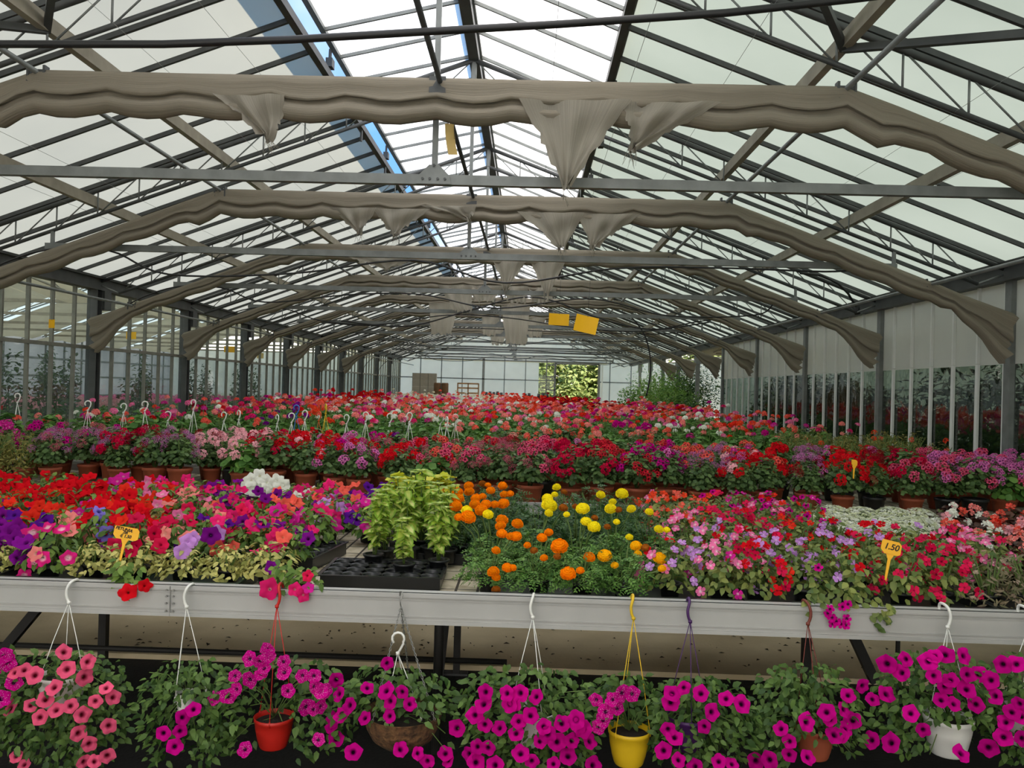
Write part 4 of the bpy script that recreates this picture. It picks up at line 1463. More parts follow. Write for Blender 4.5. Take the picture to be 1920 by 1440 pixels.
for (x, y, s, c_) in ((40, 490, 90, 'orange'), (30, 585, 90, 'orange'), (225, 595, 80, 'orange'), (275, 555, 70, 'orange'), (355, 660, 135, 'orange'), (115, 650, 55, 'orange'), (240, 745, 62, 'orange'), (580, 740, 92, 'orange'), (420, 865, 122, 'orange'), (512, 840, 64, 'orange'), (5, 820, 60, 'orange'),
                      (165, 690, 50, 'spent orange'), (340, 735, 55, 'spent orange'), (695, 730, 112, 'golden'), (930, 655, 90, 'golden'), (945, 715, 60, 'golden'), (1110, 750, 106, 'golden'), (1125, 825, 64, 'golden'), (1000, 670, 70, 'spent orange'), (770, 800, 40, 'golden'),
                      (335, 215, 66, 'yellow'), (320, 270, 52, 'yellow'), (265, 300, 86, 'yellow'), (280, 352, 122, 'yellow'), (275, 410, 66, 'yellow'), (530, 378, 106, 'yellow'), (410, 420, 52, 'yellow'), (665, 272, 72, 'yellow'), (825, 265, 96, 'yellow'), (755, 325, 60, 'yellow'), (740, 378, 92, 'yellow'), (895, 378, 72, 'yellow'),
                      (1030, 400, 66, 'yellow'), (785, 475, 50, 'yellow'), (555, 475, 86, 'yellow'), (615, 515, 100, 'yellow'), (880, 590, 60, 'yellow'), (1100, 530, 72, 'yellow'), (1160, 535, 50, 'yellow'), (390, 250, 50, 'spent orange'), (385, 370, 70, 'spent orange'), (475, 360, 45, 'spent orange'), (800, 385, 55, 'spent orange'),
                      (620, 445, 50, 'spent orange'), (715, 512, 40, 'spent orange')):
    MARI.append((x / 4 + 960, y / 4 + 860, s / 4, c_))

ROWS = [(3.44, 'front'), (3.78, 'second'), (4.13, 'third'), (4.48, 'fourth'), (4.84, 'fifth'), (5.20, 'back')]


def kind_at(x, row):
    """what stands where on the front bench; x is the photo's column"""
    if row <= 1:
        if x < (572 if row == 0 else 556): return 'petunia'
        if x < 915: return None
        if x < 1092: return 'orange marigold'
        if x < 1256: return 'golden marigold'
        if x < 1842: return 'impatiens'
        return 'faded alyssum' if row == 0 else ('impatiens' if x < 1880 else 'begonia')
    if row == 2:
        if x < 600: return 'petunia'
        if x < 845: return None
        if x < 950: return 'orange marigold'
        if x < 1000: return None
        if x < 1225: return 'yellow marigold'
        return 'impatiens' if x < 1800 else 'begonia'
    if x < 692: return 'petunia'
    if x < (815 if row == 3 else 745): return None if row == 3 else 'petunia'
    if x < 970: return 'orange marigold'
    if x < 1005: return None
    if x < 1225: return 'yellow marigold'
    if x < 1530: return 'impatiens'
    if x < 1755: return 'alyssum'
    return 'begonia'


MPLANTS, PPLANTS = [], []
PREV = {}
for ri, (D, rw) in enumerate(ROWS):
    X = -4.2
    i = 0
    while X < 3.95:
        X += 0.185
        x, y = X + R.uniform(-.02, .02), D + R.uniform(-.03, .03)
        px, py = proj((x, y, BZ + 0.15))
        if px < -170 or px > 2090:
            continue
        kd = kind_at(px, ri)
        if kd is None:
            continue
        i += 1
        loc = (x, y, BZ + 0.008)
        grp = kd + ' plants on the front bench'
        rowtxt = '%s row, front bench' % rw
        if kd == 'petunia':
            near = ri == 0
            cols = [nearest(PET, *proj((x + R.uniform(-.1, .1), y - 0.04, BZ + R.uniform(0.14, 0.26))), 12, 8) for _ in range(10)]
            main = max(set(cols), key=cols.count)
            if near and px > 150:
                fl = dome_flowers(R.choice((0, 1, 1, 2)), 0.10, 0.10, 0.06, 'petunia', cols[:4], 0.031, loc, 0.6)
                lab = 'wilted yellowing petunia plant, %s such from the glass wall, front row, front bench' % which('wilt', rw)
                fk = 'wilt'
            else:
                n = R.choice((8, 9, 10, 11)) if ri > 1 else R.choice((7, 8, 9))
                fl = dome_flowers(n, 0.125, 0.16, 0.065, 'petunia_soft', cols, 0.034, loc, 0.2)
                lab = '%s flowered petunia plant, %s such from the glass wall, %s' % (main, which('pet', main, rw), rowtxt)
                fk = 'petunia' if R.random() < (0.75 if ri else 0.4) else 'wilt'
            t = plant('petunia_plant', lab, 'plant', grp, loc, 'plug', fk, i, fl, 1.0 if ri else 0.95)
            if near:
                PPLANTS.append(t)
        elif kd == 'impatiens':
            cols = [nearest(IMP, *proj((x + R.uniform(-.1, .1), y - 0.04, BZ + R.uniform(0.12, 0.26))), 12, 9) for _ in range(14)]
            main = max(set(cols), key=cols.count)
            few = ri == 0 and (1470 < px < 1640)
            fl = dome_flowers(5 if few else R.choice((18, 20, 22)), 0.135, 0.19, 0.05, 'impatiens', cols, 0.021, loc, 0.0 if not few else 0.2, 0.65)
            plant('impatiens_plant', '%s flowered impatiens plant, %s such from the glass wall, %s' % (main, which('imp', main, rw), rowtxt), 'plant', grp, loc, 'plug', 'impatiens', i, fl, 1.0 + 0.05 * R.random())
            if ri == 0:
                PPLANTS.append(bpy.data.objects[-1] if False else None)
        elif kd == 'begonia':
            fl = dome_flowers(9, 0.11, 0.14, 0.06, 'begonia', [nearest(BEG, *proj((x + R.uniform(-.1, .1), y, BZ + R.uniform(0.1, 0.2))), 16, 12) for _ in range(9)], 0.024, loc, 0.2)
            plant('begonia_plant', 'bronze leaved begonia plant, %s from the white alyssum, %s' % (which('beg', rw), rowtxt), 'plant', grp, loc, 'plug', 'bronze', i, fl, 1.05)
        elif kd.endswith('marigold'):
            MPLANTS.append(plant('marigold_plant', '%s plant, %s of its colour from the coleus, %s' % (kd, which(kd, rw), rowtxt), 'plant', grp, loc, 'plug', 'marigold' if ri < 2 else 'marigold_d', i, [], 0.86 if ri < 2 else 1.0))
        elif kd in ('alyssum', 'faded alyssum'):
            fd = kd != 'alyssum'
            t = plant('alyssum_plant', '%s plant, %s from the impatiens, %s' % ('brown going over alyssum' if fd else 'white cushion alyssum', which(kd, rw), rowtxt), 'plant', grp, loc, 'plug', 'faded' if fd else 'alyssum', i, [], 1.05)
            key = 'faded_heads' if fd else 'white_heads'
            if key not in FLM:
                ms = []
                for s in range(2):
                    rng = random.Random(s + 90)
                    b_ = MB()
                    fl_ = floret(4, wide=0.5, seed=s)
                    for q in range(30 if fd else 260):
                        a, uz = rng.uniform(0, 6.28), rng.uniform(0.0, 1)
                        uh = math.sqrt(1 - uz * uz)
                        u = Vector((uh * math.cos(a), uh * math.sin(a), uz))
                        rx_, h_ = (0.15, 0.19) if fd else (0.145, 0.125)
                        p = Vector((u.x * rx_, u.y * rx_, 0.05 + u.z * h_))
                        qq = Vector((0, 0, 1)).rotation_difference((u + Vector((rng.uniform(-.3, .3), rng.uniform(-.3, .3), .4))).normalized()).to_matrix().to_4x4()
                        for w in range(6):
                            o = Vector((rng.uniform(-1, 1), rng.uniform(-1, 1), rng.uniform(-.2, .7))) * 0.010
                            b_.put(fl_, Matrix.Translation(p + o) @ qq @ Matrix.Scale(0.0050, 4))
                    ms.append(b_.mesh('blossom', FM['faded'] if fd else FM['seed' if s == 0 else 'white']))
                FLM[key] = ms
            obj('blossom', FLM[key][0], t, rot=(0, 0, R.uniform(0, 6.28)))
            if not fd:
                obj('blossom', FLM[key][1], t, rot=(0, 0, R.uniform(0, 6.28)))

# marigold heads where the photo shows them
for (px, py, s, colr) in MARI:
    hor = 729 + 0.028 * (px - 960)
    z = 1.035 - max(0, min(1, (py - 955) / 150)) * 0.19
    D = max(3.30, min(5.35, (1.6 - z) * F / (py - hor)))
    p = at(px, py, D)
    t = min(MPLANTS, key=lambda o: (o.location.x - p.x) ** 2 + (o.location.y - p.y) ** 2)
    off = p - Vector(t.location)
    w = (EYE - p).normalized()
    r_ = max(0.016, s / 2 * D / F * 0.98)
    hd = obj('blossom', flower('marigold', colr, int(px)), t, off, face(Vector((R.uniform(-.3, .3), 0, 1.0)) + w * 0.7, R.uniform(0, 6)), r_)
    b_ = MB(); b_.tube([off - Vector((0, 0, r_ * 0.5)), off * 0.6 + Vector((0, 0, 0.03)), (off.x * 0.3, off.y * 0.3, 0.06)], 0.003, 5)
    b_.build('flower_stem', M['stem'], t, True)

# blossoms trailing over the rail
def trail(px, py, t, shape, colr, size, D=3.165):
    p = at(px, py, D)
    obj('blossom', flower(shape, colr, int(px)), t, p - Vector(t.location), face((EYE - p).normalized() + Vector((R.uniform(-.3, .3), 0, R.uniform(-.1, .3))), R.uniform(0, 6)), size)


PP = [t for t in PPLANTS if t is not None]
def host(px):
    return min(PP, key=lambda o: abs(proj(o.matrix_world.translation if False else o.location)[0] - px))
for px, py, colr, sz in ((240, 1110, 'red', 0.034), (272, 1098, 'red', 0.026), (505, 1104, 'hot pink', 0.040), (553, 1105, 'hot pink', 0.026), (568, 1116, 'hot pink', 0.026), (578, 1102, 'fuchsia', 0.022), (577, 1080, 'rose red', 0.022), (510, 1064, 'purple', 0.028), (45, 1080, 'starred magenta', 0.03), (80, 1047, 'starred magenta', 0.03), (128, 1046, 'starred magenta', 0.03), (64, 1055, 'starred magenta', 0.026)):
    trail(px, py, host(px), 'petunia_soft', colr, sz, 3.165 if py > 1090 or px > 560 else 3.3)
for (px, py) in ((555, 1085), (535, 1075), (245, 1085), (230, 1075), (575, 1090)):
    t = host(px)
    rng = random.Random(px)
    b_ = MB()
    c0 = at(px, py, 3.22) - Vector(t.location)
    for q in range(34):
        p = c0 + Vector((rng.gauss(0, 0.03), rng.gauss(0, 0.015), rng.gauss(0, 0.022)))
        leaf(b_, p, Vector((rng.uniform(-1, 1), -0.6, rng.uniform(-.8, .3))), Vector((rng.uniform(-.4, .4), -0.7, 0.8)), 0.036, 0.022)
    b_.build('trailing_shoot', M['lf_petunia'], t, True)
for px, py, D, colr, sz in [(x, y, 5.06, 'white', 0.044) for x, y in ((470, 900), (486, 892), (501, 904), (520, 902), (531, 911), (478, 918), (496, 921), (463, 914), (512, 913))] + [
        (170, 968, 4.3, 'light blue', 0.043), (352, 1016, 3.5, 'lilac', 0.034), (362, 1010, 3.52, 'lilac', 0.030), (395, 1004, 3.55, 'purple', 0.04), (30, 990, 3.6, 'purple', 0.042), (22, 1003, 3.5, 'purple', 0.042), (300, 1022, 3.45, 'rose red', 0.034), (290, 1000, 3.5, 'crimson', 0.03)]:
    p = at(px, py, D)
    pots_ = [o for o in SC.objects if o.name.startswith('petunia_plant')]
    trail(px, py, min(pots_, key=lambda o: (o.location.x - p.x) ** 2 + (o.location.y - p.y) ** 2), 'petunia_soft', colr, sz, D)
imps = [o for o in SC.objects if o.name.startswith('impatiens_plant')]
hostI = min(imps, key=lambda o: abs(proj(o.location)[0] - 1560) + 600 * abs(o.location.y - 3.44))
for (px, py) in ((1556, 1142), (1560, 1158), (1568, 1165), (1577, 1170), (1586, 1172), (1588, 1160), (1552, 1150), (1580, 1138), (1590, 1133), (1562, 1170)):
    trail(px, py, hostI, 'impatiens', 'magenta', 0.017)
b_ = MB()
rng = random.Random(77)
for q in range(60):
    px = rng.choice((1570, 1590, 1650, 1655, 1600, 1540, 1520))
    p = at(px + rng.gauss(0, 9), 1120 + rng.gauss(0, 14) + (22 if px > 1640 else 0), 3.19) - Vector(hostI.location)
    leaf(b_, p, Vector((rng.uniform(-1, 1), -0.6, rng.uniform(-.9, .2))), Vector((rng.uniform(-.4, .4), -0.8, 0.6)), 0.034, 0.026)
b_.build('trailing_shoot', M['lf_impatiens'], hostI, True)

# lime coleus in the half empty tray, chartreuse plants behind
COL_ = [(757, 1086, 3.62, 'coleus_small', 1.0), (700, 1066, 3.80, 'coleus', 0.92), (722, 1058, 3.92, 'coleus', 1.0), (768, 1054, 3.98, 'coleus', 1.0), (822, 1072, 3.72, 'coleus', 0.93), (838, 1052, 3.96, 'coleus', 0.95), (806, 1050, 4.02, 'coleus', 1.02),
        (745, 1040, 4.16, 'coleus', 1.03), (790, 1036, 4.2, 'coleus', 1.05), (830, 1035, 4.22, 'coleus', 0.95), (712, 1036, 4.2, 'coleus', 0.98)]
for i, (px, py, D, fk, sc_) in enumerate(COL_):
    p = at(px, py, D)
    t = thing('coleus_plant', ('small lime coleus alone at the front of the black tray' if i == 0 else 'tall lime green coleus, %s from the front of the clump' % nth(i - 1)), 'plant', (p.x, D, BZ + 0.02), group='lime coleus plants')
    obj('pot', POT['plug'], t); obj('potting_soil', SOIL['plug'], t)
    obj('foliage', FOL[fk][i % len(FOL[fk])], t, (0, 0, 0.055), (0, 0, R.uniform(0, 6)), sc_ * R.uniform(0.8, 1.02))
for i, (px, D) in enumerate(((752, 4.52), (792, 4.52), (822, 4.55))):
    p = at(px, 1000, D)
    t = thing('coleus_plant', 'yellow chartreuse leaved plant behind the lime coleus, %s from the petunias' % nth(i), 'plant', (p.x, D, BZ + 0.01), group='chartreuse plants')
    obj('pot', POT['plug'], t); obj('potting_soil', SOIL['plug'], t)
    obj('foliage', FOL['char'][i % 2], t, (0, 0, 0.07), (0, 0, R.uniform(0, 6)), 0.95)
    if i != 1:
        b_ = MB()
        rng = random.Random(i)
        for q in range(3):
            x0 = rng.uniform(-.05, .05)
            hh = rng.uniform(0.32, 0.40)
            b_.tube([(x0, 0, 0.12), (x0 * 1.3, 0.0, hh)], 0.0022, 4)
            for w in range(40):
                f = rng.random()
                a = rng.uniform(0, 6.28)
                c0 = Vector((x0 * (1 + 0.3 * f), 0, 0.26 + (hh - 0.26) * f))
                leaf(b_, c0, Vector((math.cos(a), math.sin(a), 0.4)), Vector((0, 0, 1)), 0.012 * (1.2 - f * .6), 0.008)
        b_.build('flower_spike', M['lf_coleus'], t, True)

# trays
def tray(label, x, y, w, d, m='blackpot', cells=None, group='black plant trays', rot=0.0, h=0.05):
    t = thing('plant_tray', label, 'tray', (x, y, BZ + 0.001), rot, group)
    b_ = MB()
    n = 6
    o = 0.012
    b_.box((0, -d / 2, h * 0.5), (w, 0.004, h)); b_.box((0, d / 2, h * 0.5), (w, 0.004, h)); b_.box((-w / 2, 0, h * 0.5), (0.004, d, h)); b_.box((w / 2, 0, h * 0.5), (0.004, d, h))
    b_.box((0, -d / 2 - 0.005, h), (w + 0.02, 0.014, 0.005)); b_.box((0, d / 2 + 0.005, h), (w + 0.02, 0.014, 0.005)); b_.box((-w / 2 - 0.005, 0, h), (0.014, d, 0.005)); b_.box((w / 2 + 0.005, 0, h), (0.014, d, 0.005))
    b_.box((0, 0, 0.004), (w - 0.01, d - 0.01, 0.004))
    b_.build('tray_shell', M[m], t)
    if cells:
        nx, ny = cells
        cx, cy = w / nx, d / ny
        r_ = min(cx, cy) * 0.46
        for a in range(nx):
            for c_ in range(ny):
                b_ = MB()
                x0, y0 = -w / 2 + cx * (a + .5), -d / 2 + cy * (c_ + .5)
                b_.lathe([(0.002, 0.008), (r_ * 0.74, 0.008), (r_ * 0.8, 0.012), (r_, h - 0.004), (r_ + 0.006, h + 0.002), (r_ + 0.004, h - 0.003)], 14, (x0, y0, 0))
                b_.build('cell', M[m], t, True)
    return t


for ri, (y, rw) in enumerate(((3.60, 'front'), (4.31, 'middle'), (5.03, 'back'))):
    for j in range(-8, 8):
        x = 0.12 + j * 0.50
        px = proj((x, y, BZ))[0]
        if px < -120 or px > 2000:
            continue
        if ri == 0 and 575 < px < 905 or ri == 1 and (620 < px < 840) or ri == 2 and 690 < px < 790:
            continue
        tray('black plant tray in the %s line of trays, %s from the glass wall' % (rw, which('tray', rw)), x, y, 0.47, 0.62, 'traygreen' if (ri == 0 and 380 < px < 520) else 'blackpot')
p = at(722, 1090, 3.64)
tray('half empty black cell tray with the lime coleus', at(722, 1090, 3.62).x, 3.64, 0.50, 0.34, cells=(6, 4), rot=0.02, h=0.055)
p = at(600, 1025, 4.1)
tray('black tray corner with two empty cells beside the petunias', at(588, 1040, 3.95).x, 3.98, 0.15, 0.42, cells=(2, 5), rot=-0.15, h=0.06)

# price tags
def price_tag(px, py, D, w, h, lines, label, tilt, stem_to, lean=0.0, m='tag'):
    p = at(px, py, D)
    t = thing('price_tag', label, 'price tag', p)
    t.rotation_euler = (-0.15, tilt, lean)
    c = MB()
    # board with cut corners and a tapering stem in one plastic piece
    k = h * 0.22
    o = [(-w / 2, -h / 2 + k * 1.3), (-w / 2, h / 2 - k * 0.3), (-w / 2 + k * 0.3, h / 2), (w / 2 - k, h / 2), (w / 2, h / 2 - k), (w / 2, -h / 2 + k * .6), (w / 2 - k, -h / 2), (-w / 2 + k * 1.3, -h / 2)]
    n = len(o)
    vs = [(x, -0.0015, z) for x, z in o] + [(x, 0.0015, z) for x, z in o]
    c.add(vs, [tuple(range(n))[::-1], tuple(range(n, 2 * n))] + [(i, (i + 1) % n, (i + 1) % n + n, i + n) for i in range(n)])
    c.build('tag_board', M[m], t)
    q = Matrix.Rotation(lean, 4, 'Z') @ Matrix.Rotation(tilt, 4, 'Y') @ Matrix.Rotation(-0.15, 4, 'X')
    c = MB()
    L = stem_to
    vs = [(-0.016, y, -h / 2 + 0.002) for y in (-0.0015, 0.0015)] + [(0.016, y, -h / 2 + 0.002) for y in (-0.0015, 0.0015)] + [(-0.006, y, -h / 2 - 0.02) for y in (-0.0015, 0.0015)] + [(0.006, y, -h / 2 - 0.02) for y in (-0.0015, 0.0015)] + [(-0.004, y, -h / 2 - L) for y in (-0.0015, 0.0015)] + [(0.004, y, -h / 2 - L) for y in (-0.0015, 0.0015)]
    c.add(vs, [(0, 4, 6, 2), (1, 3, 7, 5), (4, 8, 10, 6), (5, 7, 11, 9), (0, 1, 5, 4), (2, 6, 7, 3), (4, 5, 9, 8), (6, 10, 11, 7), (8, 9, 11, 10)])
    c.build('stake', M[m], t)
    for (txt, sz, dx, dz, rot) in lines:
        cu = bpy.data.curves.new('lettering', 'FONT')
        cu.body = txt
        cu.size = sz
        cu.align_x = 'CENTER'
        cu.align_y = 'CENTER'
        cu.extrude = 0.0004
        cu.offset = 0.0006
        cu.shear = 0.2
        tmp = bpy.data.objects.new('lettering', cu)
        COL.objects.link(tmp)
        bpy.context.view_layer.update()
        me = bpy.data.meshes.new_from_object(tmp.evaluated_get(bpy.context.evaluated_depsgraph_get()))
        bpy.data.objects.remove(tmp)
        me.materials.clear()
        me.materials.append(M['ink'])
        o_ = obj('lettering', me, t)
        o_.location = (dx, -0.0024, dz)
        o_.rotation_euler = (PI / 2, -rot, 0)


price_tag(237, 1000, 3.36, 0.104, 0.050, [('PETUNIA', 0.0175, -0.012, 0.0145, -0.08), ('ZIR', 0.0135, -0.004, 0.002, -0.05), ('\u20ac 1.50', 0.0175, 0.0, -0.0125, 0.0)], 'yellow handwritten petunia price tag standing in the wilted petunias', 0.13, 0.085)
price_tag(1671, 1027, 3.36, 0.078, 0.055, [('1.50', 0.034, 0.0, 0.002, 0.0)], 'yellow price tag reading 1.50 among the red impatiens', 0.20, 0.11, lean=-0.1)
# ------------------------------------------------------------------ second bench: potted pelargoniums
PEL = [(20, 800, 'fuchsia'), (60, 803, 'magenta'), (100, 790, 'dusky pink'), (130, 800, 'mauve'), (170, 810, 'dusky pink'), (200, 830, 'mauve'), (215, 842, 'mauve'), (190, 790, 'magenta'), (250, 815, 'crimson'), (270, 850, 'dark red'), (320, 810, 'mauve'), (350, 832, 'mauve'), (330, 800, 'dusky pink'),
       (420, 822, 'pale pink'), (440, 828, 'pale pink'), (400, 835, 'dark red'), (500, 815, 'pale pink'), (530, 842, 'red'), (520, 830, 'crimson'), (560, 812, 'pale pink'), (600, 815, 'salmon'), (610, 850, 'red'), (620, 808, 'magenta'), (650, 830, 'mauve pink'), (680, 820, 'magenta'), (700, 815, 'purple'), (720, 840, 'dusky pink'), (722, 832, 'red'),
       (760, 860, 'red'), (760, 815, 'purple'), (790, 825, 'eyed pink'), (820, 830, 'eyed salmon'), (850, 830, 'eyed salmon'), (842, 873, 'eyed pink'), (870, 855, 'dusky pink'), (900, 850, 'dusky pink'), (920, 835, 'eyed red'), (940, 808, 'dark red'), (960, 860, 'dusky pink'), (980, 845, 'dusky pink'), (1000, 850, 'eyed pink'), (1050, 842, 'crimson'), (1090, 848, 'crimson'),
       (1100, 822, 'mauve pink'), (1130, 830, 'eyed red'), (1150, 845, 'eyed red'), (1130, 878, 'eyed red'), (1200, 832, 'eyed red'), (1220, 825, 'eyed red'), (1250, 830, 'mauve pink'), (1230, 865, 'magenta'), (1300, 855, 'mauve'), (1350, 880, 'mauve'), (1280, 838, 'eyed salmon'), (1330, 832, 'eyed salmon'), (1370, 835, 'pale pink'), (1400, 832, 'fuchsia'), (1420, 852, 'eyed salmon'), (1400, 885, 'red'),
       (1455, 882, 'red'), (1450, 862, 'red'), (1500, 870, 'dark red'), (1540, 880, 'red'), (1590, 875, 'red'), (1560, 850, 'mauve pink'), (1510, 865, 'mauve'), (1650, 872, 'dark red'), (1690, 870, 'crimson'), (1730, 872, 'eyed pink'), (1770, 858, 'mauve pink'), (1790, 870, 'eyed pink'), (1830, 870, 'mauve pink'), (1855, 868, 'eyed pink'), (1900, 878, 'mauve pink'), (1910, 870, 'mauve pink'), (1860, 855, 'mauve pink')]
SMALL = {'mauve': 'starry', 'dusky pink': 'starry', 'dark red': 'starry', 'coral': 'small_umbel', 'pale pink': 'regal'}
for ri, rw in enumerate(('front', 'second', 'third', 'fourth')):
    X = -5.05
    i = 0
    while X < 4.0:
        X += 0.255
        x = X + R.uniform(-.05, .05) + (0.12 if ri % 2 else 0)
        f = max(0, min(1, (-0.9 - x) / 0.9))
        y = 6.14 + 0.40 * f + ri * (0.37 - 0.10 * f) + R.uniform(-.05, .05) + (0.10 if x > 1.6 else 0)
        px, py = proj((x, y, BZ + 0.36))
        if px < -150 or px > 2080 or y > 7.42:
            continue
        if ri == 0 and (-2.75 < x < -2.45 or -3.75 < x < -3.3):
            continue
        i += 1
        loc = (x, y, BZ + 0.004)
        cols = [nearest(PEL, px + R.uniform(-18, 18), py + R.uniform(-14, 26), 14, 10) for _ in range(10)]
        main = max(set(cols), key=cols.count)
        black = (ri == 0 and (1600 < px < 1680 or 1740 < px < 1830)) or (ri > 0 and R.random() < 0.12) or (ri == 0 and 370 < px < 400)
        plain = px < 70 and ri < 2
        n = 0 if plain else R.choice((9, 10, 11, 12)) if ri else R.choice((7, 8, 9))
        fl = []
        for q in range(n):
            co = R.choice(cols)
            sh = SMALL.get(co, 'regal')
            fl += dome_flowers(1, 0.155, 0.255, 0.16, sh, [co], 0.031 if sh != 'starry' else 0.034, loc, 0.35 if ri == 0 else 0.3, 0.5)
        sc_ = R.uniform(0.9, 1.12)
        plant('potted_pelargonium', ('bushy flowerless pelargonium in terracotta pot, %s from the glass wall, %s row, second bench' % (which('pelplain', rw), rw)) if plain else
              '%s pelargonium in %s pot, %s such from the glass wall, %s row, second bench' % (main, 'black' if black else 'terracotta', which('pel', main, black, rw), rw),
              'potted plant', 'potted pelargoniums on the second bench', loc, 'black' if black else 'terracotta', 'olive' if plain else ('regal' if R.random() < 0.93 else 'geranium'), i + ri, fl, sc_ if not plain else 0.85)

# small yellow label in the pelargoniums
price_tag(1602, 868, 6.05, 0.042, 0.046, [], 'small blank yellow tag among the red pelargoniums on the second bench', 0.1, 0.09)

# ------------------------------------------------------------------ third and fourth bench: geraniums
GER = ['coral'] * 7 + ['scarlet'] * 1 + ['salmon'] * 5 + ['hot pink'] * 2 + ['fuchsia'] * 2 + ['white'] * 3 + ['red'] * 1 + ['pink'] * 3 + ['salmon'] * 3 + ['coral'] * 2 + ['pink'] + ['magenta'] + ['orange red'] * 2
GA = [(60, 745, 'white'), (100, 742, 'white'), (125, 757, 'white'), (165, 743, 'fuchsia'), (240, 752, 'coral'), (250, 745, 'white'), (280, 744, 'orange red'), (310, 765, 'hot pink'), (345, 765, 'fuchsia'), (350, 742, 'coral'), (370, 755, 'dark red'), (390, 757, 'dark red'), (410, 748, 'white'), (430, 765, 'hot pink'),
      (445, 762, 'hot pink'), (420, 770, 'coral'), (470, 750, 'hot pink'), (505, 748, 'hot pink'), (500, 735, 'cream'), (525, 755, 'purple'), (545, 725, 'coral'), (575, 722, 'coral'), (600, 735, 'coral'), (620, 742, 'salmon'), (600, 750, 'orange red'), (650, 725, 'red'), (690, 730, 'red'), (640, 728, 'red'), (735, 727, 'coral'),
      (680, 738, 'crimson'), (660, 746, 'fuchsia'), (700, 760, 'hot pink'), (710, 742, 'cream'), (760, 745, 'coral'), (800, 745, 'coral'), (790, 738, 'cream'), (850, 740, 'cream'), (880, 741, 'red'), (840, 758, 'salmon'), (870, 760, 'salmon'), (900, 757, 'coral'), (920, 758, 'orange red'), (880, 762, 'hot pink'), (960, 742, 'coral'), (985, 745, 'orange red'), (1000, 745, 'scarlet'),
      (1050, 742, 'dark red'), (1090, 742, 'dark red'), (1140, 742, 'red'), (1100, 748, 'fuchsia'), (1000, 765, 'salmon'), (1050, 765, 'fuchsia'), (1060, 772, 'hot pink'), (1040, 778, 'white'), (980, 775, 'white'), (1135, 766, 'hot pink'), (1165, 766, 'crimson'), (1170, 778, 'magenta'), (1200, 758, 'coral'), (1215, 752, 'scarlet'), (1250, 755, 'salmon'), (1255, 748, 'red'), (1275, 755, 'coral'),
      (1285, 780, 'white'), (1300, 770, 'white'), (1330, 768, 'pink'), (1325, 747, 'fuchsia'), (1390, 765, 'coral'), (1380, 760, 'crimson'), (1360, 782, 'scarlet'), (1340, 780, 'white'), (1420, 785, 'orange red'), (1440, 780, 'coral'), (1470, 770, 'fuchsia'), (1490, 775, 'fuchsia'), (1500, 786, 'white'), (1515, 780, 'scarlet'), (1530, 790, 'pink'), (1560, 795, 'hot pink'), (820, 775, 'white'), (740, 757, 'white'), (650, 765, 'white'), (790, 762, 'white')]
LOWC = [(700, 800, 'coral'), (960, 800, 'coral'), (1020, 800, 'coral'), (1080, 805, 'coral'), (1160, 810, 'coral'), (1215, 808, 'coral'), (1230, 815, 'coral')]
NG = 0
UMB = 0.039
